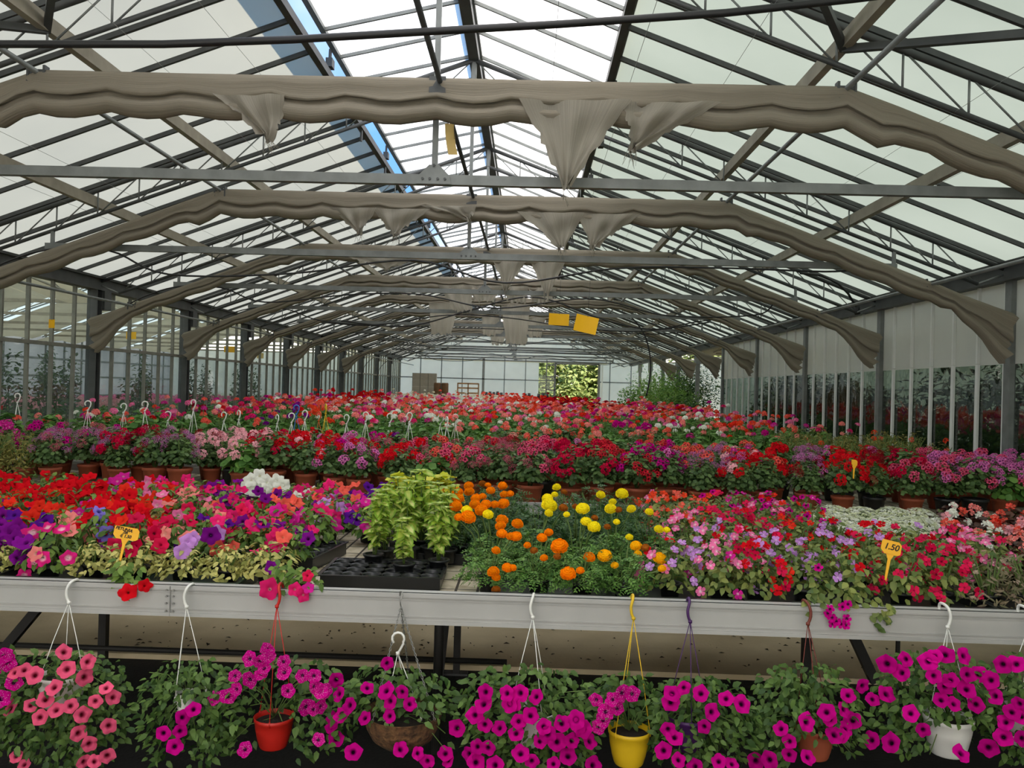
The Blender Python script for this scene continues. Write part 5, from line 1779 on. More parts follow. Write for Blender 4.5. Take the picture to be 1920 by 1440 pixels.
for bi, (ys, bn) in enumerate((((8.05, 8.38, 8.72, 9.06, 9.40), 'third'), ((10.45, 10.95, 11.45, 12.0), 'fourth'))):
    for ri, y0 in enumerate(ys):
        X = -5.35
        i = 0
        while X < 4.0:
            X += 0.31 if bi == 0 else 0.36
            x, y = X + R.uniform(-.06, .06) + (0.15 if ri % 2 else 0), y0 + R.uniform(-.06, .06)
            px, py = proj((x, y, BZ + 0.55))
            if px < -120 or px > 1990 or (x > 4.0):
                continue
            loc = (x, y, BZ + 0.004)
            i += 1
            rowtxt = '%s row, %s bench' % (('front', 'second', 'third', 'fourth', 'back')[ri], bn)
            olive = bi == 0 and x > 2.55
            if olive:
                fl = dome_flowers(R.choice((0, 0, 1, 2)), 0.19, 0.36, 0.14, 'small_umbel', ['coral', 'orange red', 'salmon'], 0.03, loc, 0.5)
                plant('potted_shrub', 'olive green bushy plant by the panel wall, %s from the geraniums, %s' % (which('olive', bn, ri), rowtxt), 'potted plant', 'olive bushes by the panel wall', loc, 'terracotta', 'olive', i, fl, R.uniform(0.95, 1.1))
                continue
            coralbush = bi == 0 and ri < 2 and (940 < px < 1110 or 1180 < px < 1260)
            if coralbush:
                fl = dome_flowers(12, 0.19, 0.33, 0.15, 'small_umbel', ['coral', 'coral', 'salmon'], 0.034, loc, 0.3)
                plant('potted_geranium', 'bushy plant covered in small coral flowers, %s from the glass wall, %s' % (which('cb', bn, ri), rowtxt), 'potted plant', 'geraniums on the third and fourth bench', loc, 'terracotta', 'regal', i, fl, 1.2)
                continue
            low = bi == 0 and ri == 0
            n = R.choice((0, 0, 1, 1)) if low else R.choice((2, 3, 3, 4)) if bi == 0 else R.choice((3, 3, 4, 4))
            fl = []
            mains = []
            for q in range(n):
                a, rr_ = R.uniform(0, 6.28), R.uniform(0.02, 0.15)
                z = R.uniform(0.42, 0.58) + (0.10 if R.random() < 0.08 else 0) - (0.06 if px < 330 else 0)
                off = Vector((rr_ * math.cos(a), rr_ * math.sin(a), z))
                qx, qy = proj(Vector(loc) + off)
                co = nearest(GA, qx, qy, 16, 7) if R.random() < 0.5 else R.choice(GER)
                if co == 'white' and R.random() < 0.35: co = 'salmon'
                if px > 1480 and R.random() < .3: co = 'pink'
                mains.append(co)
                fl.append(('umbel', co, off, Vector((off.x * 3, off.y * 3 - 0.3, 1)), UMB * R.uniform(0.75, 1.12)))
            main = max(set(mains), key=mains.count) if mains else 'green, still flowerless'
            t = plant('potted_geranium', ('%s geranium, %s such from the glass wall, %s' % (main + ' flowered' if mains else main, which('ger', main, bn, ri), rowtxt)), 'potted plant', 'geraniums on the third and fourth bench', loc, 'terracotta', 'geranium', i, fl, R.uniform(0.98, 1.2))
            if fl:
                b_ = MB()
                for f_ in fl:
                    o_ = f_[2]
                    b_.tube([(o_.x * 0.3, o_.y * 0.3, 0.2), (o_.x * 0.8, o_.y * 0.8, o_.z * 0.75), tuple(o_)], 0.0028, 4)
                b_.build('stalk_lattice', M['stem'], t, True)
            NG += 1

# hooks of the hanging pots standing in the third bench
HOOKS = [(33, 738, 'white'), (165, 752, 'white'), (232, 757, 'white'), (272, 753, 'white'), (315, 772, 'white'), (363, 750, 'white'), (420, 773, 'white'), (448, 770, 'white'), (520, 778, 'white'), (547, 775, 'white'), (556, 760, 'blue_pl'), (572, 770, 'white'),
         (598, 772, 'orange_pl'), (611, 758, 'yellow'), (650, 778, 'white'), (686, 773, 'white'), (731, 776, 'white'), (768, 774, 'white'), (826, 779, 'white'), (838, 782, 'white'), (854, 777, 'white')]
HNAME = {'white': 'white', 'blue_pl': 'blue', 'orange_pl': 'orange', 'yellow': 'yellow'}


def hook_parts(t, m, top, rim_r, rim_z, strands, lean=(0, 0), hook_h=0.075, turn=0.0, sr=0.0022, hr=0.0045, cx=0.0, cy=0.0):
    """plastic hanger: a crook and its strands, top = height of the crook above the thing's foot"""
    b_ = MB()
    cr = hook_h * 0.30
    pts = []
    for i in range(9):
        a = PI * (1.25 - 1.45 * i / 8)
        pts.append((cr * math.cos(a), 0, top - cr + cr * math.sin(a)))
    pts = pts[:]
    pts += [(cr * 0.9, 0, top - cr * 1.7), (cr * 0.35, 0, top - hook_h * 0.85), (0, 0, top - hook_h)]
    ct, st = math.cos(turn), math.sin(turn)
    pts = [(cx + p[0] * ct, cy + p[0] * st, p[2]) for p in pts]
    b_.tube(pts, hr, 8)
    b_.lathe([(0.001, 0.0), (hr * 1.5, 0.0), (hr * 1.7, 0.012), (0.001, 0.014)], 8, (cx, cy, top - hook_h - 0.008))
    b_.build('hook', M[m], t, True)
    for a in strands:
        e = Vector((rim_r * math.cos(a), rim_r * math.sin(a), rim_z))
        s = Vector((cx, cy, top - hook_h))
        mid = s.lerp(e, 0.5) + Vector((e.x - cx, e.y - cy, 0)) * 0.04
        b_ = MB(); b_.tube([s, mid, e], sr, 5)
        b_.lathe([(0.001, -0.008), (0.005, -0.008), (0.005, 0.006), (0.001, 0.008)], 6, tuple(e))
        b_.build('hanger_strand', M[m], t, True)


for i, (px, py, m) in enumerate(HOOKS):
    D = 7.98 if i % 2 else 8.2
    p = at(px, py, D)
    t = thing('hanging_pot', '%s hooked hanging pot standing on the third bench, %s from the glass wall' % (HNAME[m], which('hook', m)), 'hanging pot', (p.x, D, BZ + 0.002), R.uniform(-.5, .5), 'hanging pots standing on the third bench')
    obj('pot', POT['terracotta'], t); obj('potting_soil', SOIL['terracotta'], t)
    obj('foliage', FOL['filler'][i % 2], t, (0, 0, 0.02), (0, 0, R.uniform(0, 6)), 0.9)
    hook_parts(t, m, p.z - BZ, 0.085, 0.14, (0.5, 2.6, 4.7), hook_h=0.09, turn=R.uniform(-.6, .6), sr=0.0028, hr=0.0062)

# ------------------------------------------------------------------ geraniums beyond: too many to tell apart
def far_geraniums():
    rng = np.random.default_rng(4)
    rnd = random.Random(9)
    lf, umb = [], {}
    leafb = [dome(s, 60, 0.2, 0.28, 0.05, 'round', 0.045, stems=0) for s in (51, 52)]
    L = [(np.array(b_.v), b_.f) for b_ in leafb]
    ub = [cluster(s, 12, 0.8, 0.5, base=floret(5, wide=0.4, seed=s)) for s in (1, 2)]
    Uv = [(np.array(b_.v), b_.f, np.array(b_.r)) for b_ in ub]
    LV, LF, nb = [], [], 0
    UVv, UF, UR, UM = [], [], [], []
    ub_ = 0
    cols = ['coral', 'scarlet', 'salmon', 'hot pink', 'fuchsia', 'white', 'red', 'dark red', 'cream', 'orange red', 'crimson', 'pink', 'magenta']
    for (ya, yb) in ((12.5, 13.3), (13.95, 17.3), (17.95, 21.3), (21.95, 25.3), (25.95, 29.2)):
        y = ya
        while y < yb:
            x = -5.2
            while x < 3.95:
                x += 0.40
                X, Y = x + rnd.uniform(-.1, .1), y + rnd.uniform(-.1, .1)
                px, py = proj((X, Y, BZ + 0.55))
                if X > (3.6 if Y < 21.5 else 2.0):
                    continue
                a = rnd.uniform(0, 6.28); s = rnd.uniform(.9, 1.25)
                v, f = L[rnd.randrange(2)]
                m = np.array([[math.cos(a), -math.sin(a), 0], [math.sin(a), math.cos(a), 0], [0, 0, 1]]) * s
                LV.append(v @ m.T + np.array([X, Y, BZ + 0.08])); LF += [tuple(nb + i for i in q) for q in f]; nb += len(v)
                for k in range(rnd.choice((2, 3, 3, 4, 4))):
                    v, f, r = Uv[rnd.randrange(2)]
                    o = np.array([X + rnd.uniform(-.2, .2), Y + rnd.uniform(-.2, .2), BZ + rnd.uniform(.42, .62) + (0.12 if rnd.random() < .04 else 0)])
                    qx, qy = proj(o)
                    if Y > 19 and 940 < px < 1180:
                        co = rnd.choice(('dark red', 'dark red', 'red', 'scarlet')) if px > 1015 else rnd.choice(('scarlet', 'coral', 'orange red'))
                    elif Y > 17 and 600 < px < 720:
                        co = rnd.choice(('red', 'scarlet', 'red'))
                    elif Y > 19 and 735 < px < 930:
                        co = rnd.choice(('cream', 'cream', 'salmon', 'white', 'coral'))
                    else:
                        co = rnd.choice(GER)
                    sc_ = rnd.uniform(.040, .056)
                    UVv.append(v * sc_ + o); UF += [tuple(ub_ + i for i in q) for q in f]; ub_ += len(v)
                    UR.append(r); UM += [cols.index(co)] * len(f)
            y += 0.42
    t = thing('geranium_bed', 'sea of flowering geraniums on the benches beyond the fourth bench', 'geraniums', (0, 0, 0), kind='stuff')
    me = bpy.data.meshes.new('foliage')
    me.from_pydata(np.concatenate(LV).tolist(), [], LF); me.materials.append(M['lf_geranium']); me.update()
    o = obj('foliage', me, t); o['kind'] = 'stuff'
    me = bpy.data.meshes.new('blossoms')
    me.from_pydata(np.concatenate(UVv).tolist(), [], UF)
    for c_ in cols:
        me.materials.append(FM[c_])
    me.polygons.foreach_set('material_index', UM)
    at_ = me.attributes.new('rad', 'FLOAT', 'POINT'); at_.data.foreach_set('value', np.concatenate(UR).tolist()); me.update()
    o = obj('blossoms', me, t); o['kind'] = 'stuff'


far_geraniums()

# ------------------------------------------------------------------ hanging baskets along the front rail
def zz(seq, ox, oy):
    return [(x / 4 + ox, y / 4 + oy) for x, y in seq]


A5, A6, A7, A8 = (0, 1080), (480, 1080), (960, 1080), (1440, 1080)
BASK = [
    dict(label='basket of coral pink petunias trailing far down, first full one from the glass wall', hook=(133, 1091, 'white'), pot=(118, 1262, 0.085, 'white', 0.12), box=(10, 235, 1215, 1440), col='coral pink', size=0.034, n=520, hide=True,
         fl=zz([(480, 570), (660, 645), (500, 700), (635, 760), (405, 835), (180, 705), (110, 725), (230, 970), (340, 925), (420, 1005), (530, 975), (620, 1040), (715, 940), (795, 840), (75, 990), (815, 1125), (670, 1260), (120, 1350), (180, 1415), (630, 1395), (710, 1390), (805, 1350), (260, 745), (590, 1180), (850, 910), (300, 1060)], *A5)),
    dict(label='green trailing petunia with few magenta flowers and a small white ribbed pot', hook=(353, 1099, 'white'), pot=(349, 1297, 0.036, 'white', 0.085), box=(265, 440, 1235, 1440), col='magenta', size=0.034, n=420, ribs=True,
         fl=zz([(1370, 1060), (1350, 1165), (1225, 1180), (1450, 1000), (1310, 1280)], *A5)),
    dict(label='red hanging pot of white speckled magenta petunias on a red hanger', hook=(522, 1098, 'red'), pot=(514, 1342, 0.072, 'red', 0.112), box=(400, 665, 1225, 1420), col='speckled magenta', size=0.031, n=340,
         fl=zz([(1870, 620), (1760, 750), (1870, 780), (1770, 850), (1610, 915), (1710, 900), (1835, 1300)], *A5) + zz([(85, 555), (30, 640), (40, 730), (210, 640), (210, 720), (240, 860), (345, 750), (435, 750), (485, 860), (430, 1000), (380, 985), (490, 980), (470, 1225), (520, 860), (60, 690), (440, 830), (90, 600)], *A6)),
    dict(label='coconut fibre basket of magenta petunias hung on metal chains', hook=(752, 1111, 'chain'), pot=(756, 1335, 0.142, 'coir', 0.125), box=(630, 855, 1245, 1420), col='magenta', size=0.032, n=420, coir=True,
         fl=zz([(600, 780), (620, 885), (700, 970), (640, 1040), (570, 1080), (815, 1065), (985, 655), (835, 840), (975, 860), (1005, 940), (1095, 870), (1155, 960), (1000, 1050), (1085, 1300), (1215, 1330), (1285, 1390), (600, 1220), (730, 1320), (565, 1130)], *A6)),
    dict(label='dense magenta petunia basket on a white hanger beside the yellow pot', hook=(1000, 1118, 'white'), pot=(1000, 1330, 0.085, 'white', 0.12), box=(860, 1125, 1245, 1440), col='magenta', size=0.034, n=520, hide=True,
         fl=zz([(1720, 870), (1705, 960), (1640, 1045), (1715, 1115), (1825, 1140), (1505, 1140), (1900, 960), (1880, 880), (1660, 1280), (1595, 1335), (1440, 1380), (1740, 1290), (1650, 1400), (1790, 1420), (1420, 1330)], *A6) + zz([(20, 960), (60, 880), (140, 1045), (180, 905), (240, 1130), (375, 1105), (340, 1245), (30, 1180), (50, 1090), (500, 1120), (450, 1235), (585, 1240), (535, 1150), (270, 1190), (65, 1330), (150, 1390), (310, 1410), (420, 1350), (610, 1420), (480, 1080), (210, 1240)], *A7)),
    dict(label='yellow hanging pot of speckled petunias on a yellow hanger', hook=(1188, 1120, 'yellow'), pot=(1180, 1366, 0.077, 'yellow', 0.125), box=(1110, 1245, 1265, 1375), col='speckled magenta', size=0.030, n=230,
         fl=zz([(905, 885), (830, 880), (750, 925), (705, 1020), (650, 1130), (630, 930), (790, 990), (680, 1080)], *A7)),
    dict(label='green petunia basket with scattered magenta flowers on a purple hanger', hook=(1294, 1126, 'purple'), pot=(1290, 1340, 0.08, 'purple', 0.12), box=(1215, 1415, 1265, 1440), col='magenta', size=0.033, n=460, hide=True,
         fl=zz([(1415, 880), (1190, 950), (1200, 880), (1170, 1150), (1220, 1210), (1440, 1130), (1500, 1020), (1605, 920), (1725, 960), (1250, 1380), (1550, 1390), (1650, 1410), (1830, 1390), (1135, 1310), (1290, 840), (1370, 1430)], *A7)),
    dict(label='leafy magenta petunia in a terracotta coloured pot on a brown hanger', hook=(1514, 1130, 'brown'), pot=(1528, 1362, 0.07, 'terracotta', 0.11), box=(1415, 1610, 1240, 1440), col='magenta', size=0.034, n=480,
         fl=zz([(95, 1145), (160, 1240), (290, 1095), (465, 1075), (500, 1190), (575, 1150), (570, 1000), (600, 895), (710, 825), (635, 1080), (160, 1340), (300, 1360), (785, 925), (890, 885), (10, 1380), (440, 1020), (550, 1200)], *A8)),
    dict(label='white hanging pot of magenta petunias on a white hanger', hook=(1775, 1136, 'white'), pot=(1778, 1342, 0.085, 'white', 0.135), box=(1645, 1865, 1215, 1430), col='magenta', size=0.035, n=460,
         fl=zz([(890, 660), (1030, 625), (1000, 725), (1250, 600), (1330, 590), (1470, 600), (1245, 750), (1370, 780), (1200, 640), (1300, 930), (1395, 960), (1330, 830), (1490, 850), (1560, 965), (1165, 1155), (1070, 1030), (775, 1230), (920, 1250), (1450, 1330), (1655, 1290), (1500, 740)], *A8)),
    dict(label='magenta petunia basket cut by the frame edge beside the white pot', hook=(1925, 1140, 'white'), pot=(1920, 1330, 0.085, 'white', 0.12), box=(1850, 2010, 1225, 1440), col='magenta', size=0.034, n=360, hide=True,
         fl=zz([(1760, 665), (1860, 660), (1670, 780), (1580, 735), (1700, 900), (1885, 960), (1900, 1050), (1765, 1210), (1780, 1095), (1910, 1220), (1830, 1020)], *A8)),
    dict(label='speckled purple petunia basket cut by the frame edge beside the coral one', hook=(-60, 1087, 'white'), pot=(-50, 1290, 0.085, 'white', 0.12), box=(-120, 40, 1210, 1420), col='speckled magenta', size=0.034, n=300, hide=True,
         fl=zz([(30, 600), (60, 650), (105, 800), (10, 920), (-60, 720)], *A5)),
]
HD = 3.05
for bi, S in enumerate(BASK):
    rng = random.Random(100 + bi)
    px, py, pr, pm, ph = S['pot']
    rim = at(px, py, HD)
    foot = Vector((rim.x, HD, rim.z - ph))
    t = thing('hanging_basket', S['label'], 'hanging basket', foot, group='hanging baskets along the front rail')
    # pot
    b_ = MB()
    if S.get('coir'):
        prof = [(0.001, 0), (pr * 0.5, 0.006), (pr * 0.78, 0.035), (pr * 0.95, 0.08), (pr, ph), (pr + 0.004, ph + 0.004), (pr - 0.008, ph), (pr - 0.014, ph - 0.02), (pr * 0.8, 0.05)]
        b_.lathe(prof, 30, wob=0.006)
    else:
        prof = [(0.001, 0), (pr * 0.66, 0), (pr * 0.70, 0.005)]
        if S.get('ribs'):
            for q in range(7):
                f = q / 7
                prof += [(pr * (0.7 + 0.3 * f) + 0.0025, ph * f + 0.006), (pr * (0.7 + 0.3 * f) - 0.002, ph * f + 0.011)]
        else:
            prof += [(pr * 0.80, ph * 0.25), (pr * 0.92, ph * 0.6), (pr * 0.97, ph * 0.86), (pr * 1.0, ph * 0.88)]
        prof += [(pr * 1.02, ph), (pr * 0.97, ph), (pr * 0.93, ph * 0.85), (pr * 0.9, ph * 0.75)]
        b_.lathe(prof, 26)
    b_.build('pot', M[pm], t, True)
    b_ = MB(); b_.disc(pr * 0.93, ph * 0.84, 20); b_.build('potting_soil', M['potsoil'], t)
    # hanger
    hx, hy, hm = S['hook']
    hp = at(hx, hy, 3.16)
    top = hp.z - foot.z
    cx, cy = hp.x - foot.x, 3.165 - HD
    if hm == 'chain':
        b_ = MB()
        b_.tube([(cx - 0.008, cy + 0.02, top - 0.018), (cx - 0.006, cy + 0.01, top), (cx + 0.004, cy - 0.002, top + 0.003), (cx + 0.006, cy - 0.006, top - 0.012), (cx - 0.002, cy - 0.012, top - 0.03), (cx + 0.002, cy - 0.012, top - 0.055)], 0.0024, 6)
        b_.build('hook', M['chain'], t, True)
        s = Vector((cx + 0.002, cy - 0.012, top - 0.05))
        for a in (-2.3, -0.5, 1.5):
            e = Vector((pr * math.cos(a), pr * math.sin(a), ph))
            b_ = MB()
            n = int((e - s).length / 0.0105)
            d = (e - s) / n
            sd = d.cross(Vector((0, 1, 0.1))).normalized(); s2 = d.normalized().cross(sd)
            for q in range(n):
                c0 = s + d * (q + 0.5)
                v = sd if q % 2 else s2
                h_ = d * 0.72
                b_.tube([c0 - h_, c0 - h_ * 0.5 + v * 0.003, c0 + h_ * 0.5 + v * 0.003, c0 + h_, c0 + h_ * 0.5 - v * 0.003, c0 - h_ * 0.5 - v * 0.003, c0 - h_], 0.0014, 4)
            b_.build('chain', M['chain'], t, True)
        # spare white plastic hanger standing in the same basket
        wp = at(747, 1186, 3.04)
        w0 = Vector((wp.x, 3.04, wp.z)) - foot
        hook_parts(t, 'white', w0.z, 0.085, ph * 0.98, (-0.55, -2.35, 1.5), hook_h=0.075, cx=w0.x, cy=w0.y, sr=0.0016, hr=0.0045)
    else:
        b_ = MB()
        q = (HD - 3.165)
        if hx in (353, 1514, 133, 522, 1188):
            sg = -1
        else:
            sg = 1
        w_ = 0.010 * (-1 if hx < 1400 and hx != 522 else 1)
        pts = [(cx + 0.002, cy + 0.052, top - 0.035), (cx, cy + 0.050, top - 0.012), (cx - w_ * 0.2, cy + 0.034, top), (cx, cy + 0.006, top), (cx + w_ * 0.4, cy - 0.012, top - 0.010), (cx + w_, cy - 0.016, top - 0.035), (cx + w_ * 0.7, cy - 0.016, top - 0.06), (cx, cy - 0.016, top - 0.075)]
        b_.tube(smooth(pts, 4), 0.0055, 8)
        b_.lathe([(0.001, 0), (0.0075, 0.0), (0.008, 0.010), (0.001, 0.012)], 8, (cx, cy - 0.016, top - 0.082))
        b_.build('hook', M[hm], t, True)
        a0 = {133: -2.2, 353: -1.75, 522: -1.5, 1000: -1.2, 1188: -0.3, 1294: -1.6, 1514: -1.7, 1775: -0.8}.get(hx, -2.2)
        for a in (a0, a0 + 2.09, a0 + 4.19):
            rx_ = max(pr, 0.07) * 0.99
            e = Vector((rx_ * math.cos(a), rx_ * math.sin(a), ph * 0.96))
            s = Vector((cx, cy - 0.016, top - 0.075))
            b_ = MB(); b_.tube([s, s.lerp(e, 0.5) + Vector(((e.x - cx), (e.y - cy), 0)) * 0.03, e], 0.0016, 6)
            b_.tube([e + Vector((0, 0, 0.008)), e - Vector((0, 0, 0.012))], 0.0034, 6)
            b_.build('hanger_strand', M[hm], t, True)
    # foliage: a cushion over the pot, trailing where the photo shows it
    x0, x1, y0, y1 = S['box']
    a, c_ = at(x0, y0, HD), at(x1, y1, HD)
    ctr = Vector(((a.x + c_.x) / 2, HD, (a.z + c_.z) / 2)) - foot
    hx_, hz_ = (c_.x - a.x) / 2, (a.z - c_.z) / 2
    b_ = MB()
    made = 0
    while made < S['n'] * 1.9:
        u, v, w = rng.uniform(-1, 1), rng.uniform(-1, 1), rng.uniform(-1, 1)
        if abs(u) ** 2.6 + abs(v) ** 2.6 + w * w > 1:
            continue
        p = ctr + Vector((u * hx_ * 1.02, w * 0.15, v * hz_ * 1.02))
        made += 1
        if not S.get('hide'):
            # keep the pot's front clear of leaves
            if abs(p.x) < pr + 0.026 and p.z < ph + 0.004 and p.y < pr * 0.6:
                continue
            if S['col'][:4] == 'spec' and abs(p.x) < pr * 1.1 and p.y < 0.0 and p.z < ph + 0.17:
                continue
            if math.hypot(p.x, p.y) < pr and p.z < ph:
                continue
        d = Vector((u + rng.uniform(-.8, .8), -0.5 + rng.uniform(-.6, .6), rng.uniform(-.9, .5)))
        nr = Vector((u * 0.5 + rng.uniform(-.5, .5), -0.6 + rng.uniform(-.4, .4), 0.8 + rng.uniform(-.3, .3)))
        s = rng.uniform(.6, 1.2)
        leaf(b_, p, d, nr, 0.033 * s, 0.021 * s, droop=rng.uniform(.1, .6))
    for q in range(16):
        e = ctr + Vector((rng.uniform(-.9, .9) * hx_, rng.uniform(-.12, .08), rng.uniform(-.9, .8) * hz_))
        s = Vector((0, 0, ph * 0.95))
        if not S.get('hide') and abs(e.x) < pr * 1.1 and e.z < ph:
            continue
        b_.tube([s, (s + e) / 2 + Vector((0, 0, 0.03)), e], 0.0018, 4, 1)
    b_.build('foliage', [M['lf_basket'], M['stem']], t, True)
    # blossoms
    for j, (fx_, fy_) in enumerate(S['fl']):
        cxp, cyp = (x0 + x1) / 2, (y0 + y1) / 2
        u, v = (fx_ - cxp) / (x1 - x0) * 2, (fy_ - cyp) / (y1 - y0) * 2
        bulge = math.sqrt(max(0.0, 1 - min(1, u * u)))
        D = HD - 0.06 - 0.10 * bulge
        p = at(fx_, fy_, D)
        w = (EYE - p).normalized()
        fc = w + Vector((u * 0.5 + rng.uniform(-.55, .55), 0, rng.uniform(-.4, .6)))
        obj('blossom', flower('petunia', S['col'], j), t, p - foot, face(fc, rng.uniform(0, 6)), S['size'] * (0.80 if S['col'] == 'coral pink' else 0.87) * rng.uniform(0.82, 1.12))

# ------------------------------------------------------------------ trees and bushes
def shrub(name, label, cat, loc, rx, ry, h, n, m, L, W, seed, group=None, trunk=True, z0=0.0, clump=6):
    rng = random.Random(seed)
    t = thing(name, label, cat, loc, 0, group)
    b_ = MB()
    cs = [(Vector((rng.uniform(-.6, .6) * rx, rng.uniform(-.6, .6) * ry, z0 + (h - z0) * rng.uniform(.25, .8))), rng.uniform(.35, .55)) for _ in range(clump)]
    for i in range(n):
        c0, q = rng.choice(cs)
        a, uz = rng.uniform(0, 6.28), rng.uniform(-.7, 1)
        uh = math.sqrt(1 - uz * uz)
        u = Vector((uh * math.cos(a), uh * math.sin(a), uz))
        r_ = rng.random() ** 0.4
        p = c0 + Vector((u.x * rx * q, u.y * ry * q, u.z * (h - z0) * q * 0.75)) * r_
        p.z = max(p.z, 0.04)
        leaf(b_, p, Vector((u.x + rng.uniform(-.7, .7), u.y + rng.uniform(-.7, .7), rng.uniform(-.5, .6))), u + Vector((0, 0, .5)), L * rng.uniform(.6, 1.2), W * rng.uniform(.7, 1.2))
    b_.build('foliage', m, t, True)
    if trunk:
        b_ = MB()
        for c0, q in cs[:5]:
            b_.tube([(0.02, 0, 0), (c0.x * .4, c0.y * .4, c0.z * .5), tuple(c0)], 0.03 if h > 3 else 0.012, 6, r2=0.008)
        b_.build('trunk', M['trunk'], t, True)
    return t


for i, (x, y, rx, h) in enumerate(((-0.5, 46, 2.2, 5.0), (1.6, 48, 2.4, 6.0), (3.4, 45.5, 2.0, 4.6), (5.2, 48, 2.4, 5.5), (2.4, 43.2, 1.1, 1.9), (0.6, 44, 1.0, 1.6), (-6, 48, 2.5, 5), (10, 47, 2.5, 5.4))):
    shrub('tree', 'yellow green tree outside the far door, %s from the glass wall' % nth(i), 'tree', (x, y, -0.15), rx, rx * .8, h, 3400 if i < 6 else 1500, M['lf_tree'], 0.34, 0.20, 300 + i, 'trees outside the far door', clump=9)
for i, (px, D, rx, h, m) in enumerate(((1210, 23.0, 0.9, 1.9, 'lf_bright'), (1240, 24.5, 1.0, 2.2, 'lf_bright'), (1275, 26, 1.0, 2.5, 'lf_dark'), (1265, 22.5, 0.8, 1.7, 'lf_bright'), (1310, 24.5, 0.9, 2.5, 'lf_dark'), (1245, 29, 1.2, 2.6, 'lf_bright'), (1295, 28, 1.2, 2.7, 'lf_dark'), (1280, 22.2, 0.7, 1.5, 'lf_dark'))):
    p = at(px, 750, D)
    shrub('potted_bush', '%s bush past the panel wall, %s such from the door' % (('light green feathery', 'dark green leafy')[m == 'lf_dark'], which('bush', m)), 'bush', (p.x, D, 0), rx, rx, h, 1500, M[m], 0.10, 0.035, 400 + i, 'bushes at the open side', z0=0.4)
for i in range(9):
    x, y = 7.0 + 0.42 * i, 24.6 + R.uniform(-1, 1)
    shrub('cane_plant', 'tall thin climbing plant on a cane beyond the bushes, %s from the free posts' % nth(i), 'climbing plant', (x, y, 0), 0.2, 0.2, 2.7, 260, M['lf_olive'], 0.09, 0.04, 450 + i, 'cane plants beyond the bushes', z0=0.2, clump=9)
for i, y in enumerate((8.2, 9.5, 10.8, 12.2, 13.6, 15.0, 16.4, 17.8, 19.2)):
    shrub('potted_bush', 'dark leafy bush behind the rippled panes, %s from the front' % nth(i), 'bush', (XR + 1.12 + R.uniform(-.1, .1), y, 0), 0.75, 0.85, 1.85 + R.uniform(-.2, .25), 1700, M['lf_dark'], 0.15, 0.05, 500 + i, 'bushes behind the panel wall', z0=0.1, clump=8)
b_ = MB()
b_.box((XR + 2.6, 13, 2.92), (4.6, 30, 0.02))  # added opaque sheet that keeps roof light off the space behind the panes
tag(b_.build('light_blocker', M['carton']), 'added grey light blocker over the bushes behind the panel wall', 'light blocker')
for i, (px, D) in enumerate(((95, 12.5), (125, 14), (85, 15.5), (252, 15.2), (268, 17), (365, 19.6), (382, 21), (452, 21.5), (470, 23), (25, 12.2))):
    p = at(px, 740, D)
    shrub('cane_plant', 'slim climbing plant on a cane behind the glass wall, %s from the front' % nth(i), 'climbing plant', (p.x, D, 0), 0.26, 0.22, 2.0, 420, M['lf_dark'], 0.09, 0.045, 550 + i, 'cane plants behind the glass wall', z0=0.2, clump=9)
# flower benches next door
for i, (ya, yb, co) in enumerate(((9.0, 13.5, 'red'), (14.5, 20, 'pale pink'), (21, 27, 'pink'), (28, 34, 'white'))):
    t = thing('flower_bench', 'flower bench with %s blooms behind the glass wall' % co, 'bench', (-10.3, ya, 0))
    b_ = MB(); b_.box((0, (yb - ya) / 2, 0.72), (3.8, yb - ya, 0.04)); b_.build('tile_top', M['tile'], t)
    for sx in (-1.8, 1.8):
        for sy in (0.3, yb - ya - 0.3):
            b_ = MB(); b_.box((sx, sy, 0.35), (0.05, 0.05, 0.70)); b_.build('leg', M['iron'], t)
    b_ = MB(); fb = MB(); rng = random.Random(i)
    ub = cluster(1, 7, 0.8, 0.5, base=floret(5, wide=0.4))
    for q in range(800):
        x, y = rng.uniform(-1.8, 1.8), rng.uniform(0, yb - ya)
        round_leaf(b_, Vector((x, y, 0.78 + rng.uniform(0, .22))), Vector((rng.uniform(-.5, .5), rng.uniform(-.5, .5), 1)), 0.07, rng)
        if q % 3 == 0:
            fb.put(ub, Matrix.Translation((x, y, 0.98 + rng.uniform(0, .12))) @ Matrix.Scale(0.07, 4))
    g = thing('flower_bed', 'mass of %s flowers on a bench behind the glass wall' % co, 'flowers', (-10.3, ya, 0), kind='stuff')
    o = b_.build('foliage', M['lf_geranium'], g); o['kind'] = 'stuff'
    o = fb.build('blossoms', FM[co], g); o['kind'] = 'stuff'

# ------------------------------------------------------------------ things by the far wall
DB = 35.5
cart = MB(); cart.box((0, 0, 0), (0.33, 0.33, 0.285))
cm = cart.mesh('carton', M['carton'], False)
x0 = at(773, 720, DB).x
tp = MB()
for j in range(3):
    tp.box((0.0, -0.3 + 0.3 * j, 0.135), (1.05, 0.1, 0.03)); tp.box((-0.45 + 0.45 * j, 0, 0.06), (0.1, 0.7, 0.12))
tp.mesh
pl = obj('pallet', tp.mesh('pallet', M['wood'], False), None, (x0 + 0.52, DB, 0))
tag(pl, 'wooden pallet under the tall stack of grey boxes', 'pallet')
for r_ in range(7):
    for c_ in range(3):
        o = obj('cardboard_box', cm, None, (x0 + 0.18 + 0.345 * c_, DB, 0.152 + 0.144 + r_ * 0.288))
        tag(o, 'grey cardboard box in the tall stack by the far wall', 'box', 'grey boxes stacked by the far wall')
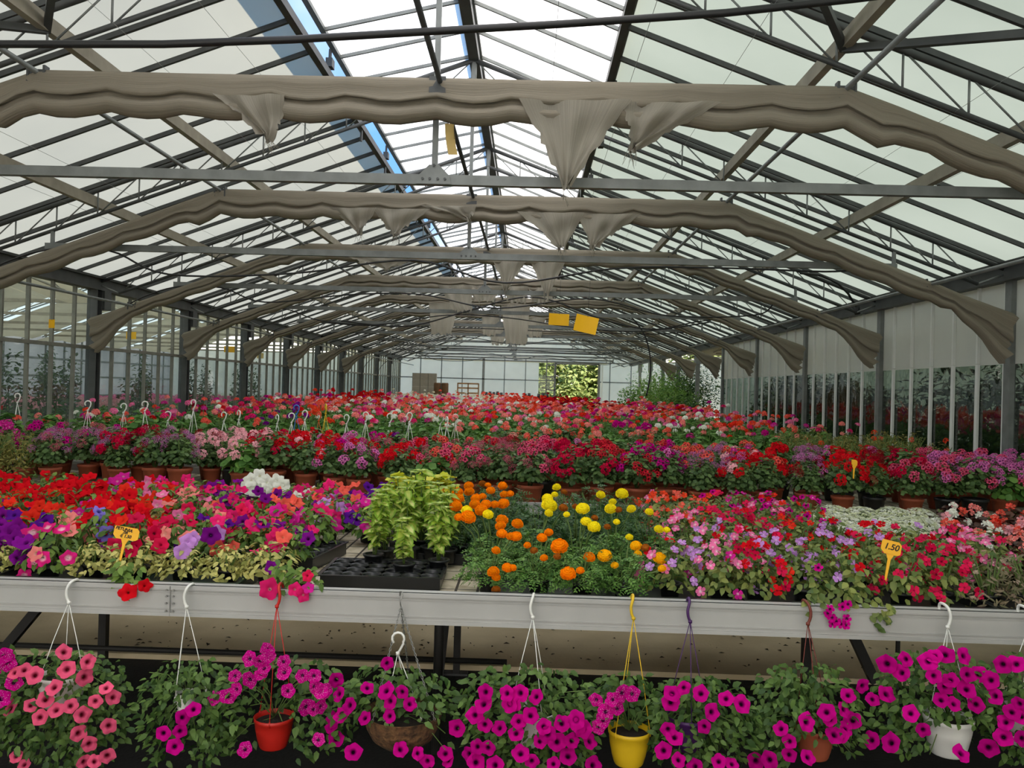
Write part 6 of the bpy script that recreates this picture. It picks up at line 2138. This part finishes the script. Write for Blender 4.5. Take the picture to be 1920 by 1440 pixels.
for r_ in range(4):
    b_ = MB(); b_.lathe([(0.001, 0), (0.13, 0), (0.15, 0.05), (0.15, 0.37), (0.13, 0.41), (0.001, 0.41)], 14)
    x = at(820 + 6 * (r_ % 2), 728, 34.5).x + (0.18 if r_ % 2 else 0)
    o = b_.build('fibre_roll', M['barrel'], None, True)
    o.location = (x, 34.5 - 0.0, 0.0 + 0.41 * (r_ // 2) + 0.95)
    tag(o, 'brown fibre roll standing next to the grey boxes', 'roll', 'brown rolls by the grey boxes')
b_ = MB(); b_.box((at(823, 728, 34.5).x + 0.09, 34.5, 0.92), (0.9, 0.6, 0.05))
for sx in (-.4, .4):
    for sy in (-.25, .25):
        b_.box((at(823, 728, 34.5).x + 0.09 + sx, 34.5 + sy, 0.45), (0.05, 0.05, 0.9))
tag(b_.build('work_table', M['wood']), 'low table under the brown rolls by the far wall', 'table')
t = thing('wooden_rack', 'wooden rack frame standing by the far wall', 'rack', (at(858, 735, 33).x, 33.0, 0))
wd, tz = 0.83, 1.6 + (729 - 720.5) / F * 33
for x in (0, wd / 2, wd):
    b_ = MB(); b_.box((x, 0, tz / 2), (0.05, 0.05, tz)); b_.build('upright', M['wood'], t)
for z in (tz - 0.02, tz - 0.20, tz - 0.4, 0.4):
    b_ = MB(); b_.box((wd / 2, -0.01, z), (wd, 0.03, 0.06)); b_.build('slat', M['wood'], t)
for i, (px, py) in enumerate(((905, 733), (912, 734), (919, 733), (926, 734), (933, 733), (940, 735), (985, 737), (992, 736), (1010, 737), (1018, 736), (1026, 737))):
    p = at(px, py + 4, 31.5)
    t = thing('pot_stack', 'pile of black empty pots near the far wall, %s from the grey boxes' % nth(i), 'pots', (p.x, 31.5, 0.0), group='black pot piles')
    b_ = MB()
    H = p.z + 0.07
    b_.box((0, 0, (H - 0.2) / 2), (0.12, 0.12, H - 0.2))
    b_.build('stand', M['iron'], t)
    b_ = MB()
    for q in range(3):
        z = H - 0.2 + 0.045 * q
        b_.lathe([(0.001, z + 0.1), (0.05, z + 0.1), (0.06, z + 0.02), (0.07, z + 0.02), (0.07, z), (0.062, z)], 10)
    b_.build('pot', M['blackpot'], t, True)

# ------------------------------------------------------------------ light
w = bpy.data.worlds.new('sky')
SC.world = w
w.use_nodes = True
nt = w.node_tree
nt.nodes.clear()
wo = nt.nodes.new('ShaderNodeOutputWorld')
bg = nt.nodes.new('ShaderNodeBackground')
tc = nt.nodes.new('ShaderNodeTexCoord')
nz = nt.nodes.new('ShaderNodeTexNoise')
nz.inputs['Scale'].default_value = 2.2
nz.inputs['Detail'].default_value = 6
rp = nt.nodes.new('ShaderNodeValToRGB')
rp.color_ramp.elements[0].position = 0.58
rp.color_ramp.elements[1].position = 0.80
rp.color_ramp.elements[0].color = (0.17, 0.40, 0.82, 1)
rp.color_ramp.elements[1].color = (0.9, 0.94, 1.0, 1)
nt.links.new(tc.outputs['Generated'], nz.inputs['Vector'])
nt.links.new(nz.outputs['Fac'], rp.inputs['Fac'])
sx = nt.nodes.new('ShaderNodeSeparateXYZ')
nt.links.new(tc.outputs['Generated'], sx.inputs[0])
hz = nt.nodes.new('ShaderNodeValToRGB')
hz.color_ramp.elements[0].position = 0.03
hz.color_ramp.elements[1].position = 0.20
hz.color_ramp.elements[0].color = (1, 1, 1, 1)
hz.color_ramp.elements[1].color = (0, 0, 0, 1)
nt.links.new(sx.outputs[2], hz.inputs['Fac'])
mx = nt.nodes.new('ShaderNodeMix')
mx.data_type = 'RGBA'
nt.links.new(hz.outputs['Color'], mx.inputs['Factor'])
nt.links.new(rp.outputs['Color'], mx.inputs[6])
mx.inputs[7].default_value = (2.3, 2.12, 1.9, 1)
nt.links.new(mx.outputs[2], bg.inputs['Color'])
bg.inputs['Strength'].default_value = 0.95
nt.links.new(bg.outputs[0], wo.inputs['Surface'])
sd = bpy.data.lights.new('sun', 'SUN')
sd.energy = 6.5
sd.angle = 0.009
sd.color = (1.0, 0.95, 0.87)
so = bpy.data.objects.new('sun', sd)
COL.objects.link(so)
so.rotation_euler = Vector((-0.52, 0.50, -0.69)).to_track_quat('-Z', 'Y').to_euler()
so.location = (20, 0, 30)

SC.view_settings.view_transform = 'Standard'
SC.view_settings.look = 'None'
SC.view_settings.gamma = 1.0
SC.view_settings.use_curve_mapping = False
SC.view_settings.exposure = 0.75
c = SC.cycles
c.use_denoising = True
c.max_bounces = 8
c.diffuse_bounces = 4
c.glossy_bounces = 2
c.transmission_bounces = 4
c.transparent_max_bounces = 10
c.sample_clamp_indirect = 8.0
c.caustics_reflective = False
c.caustics_refractive = False
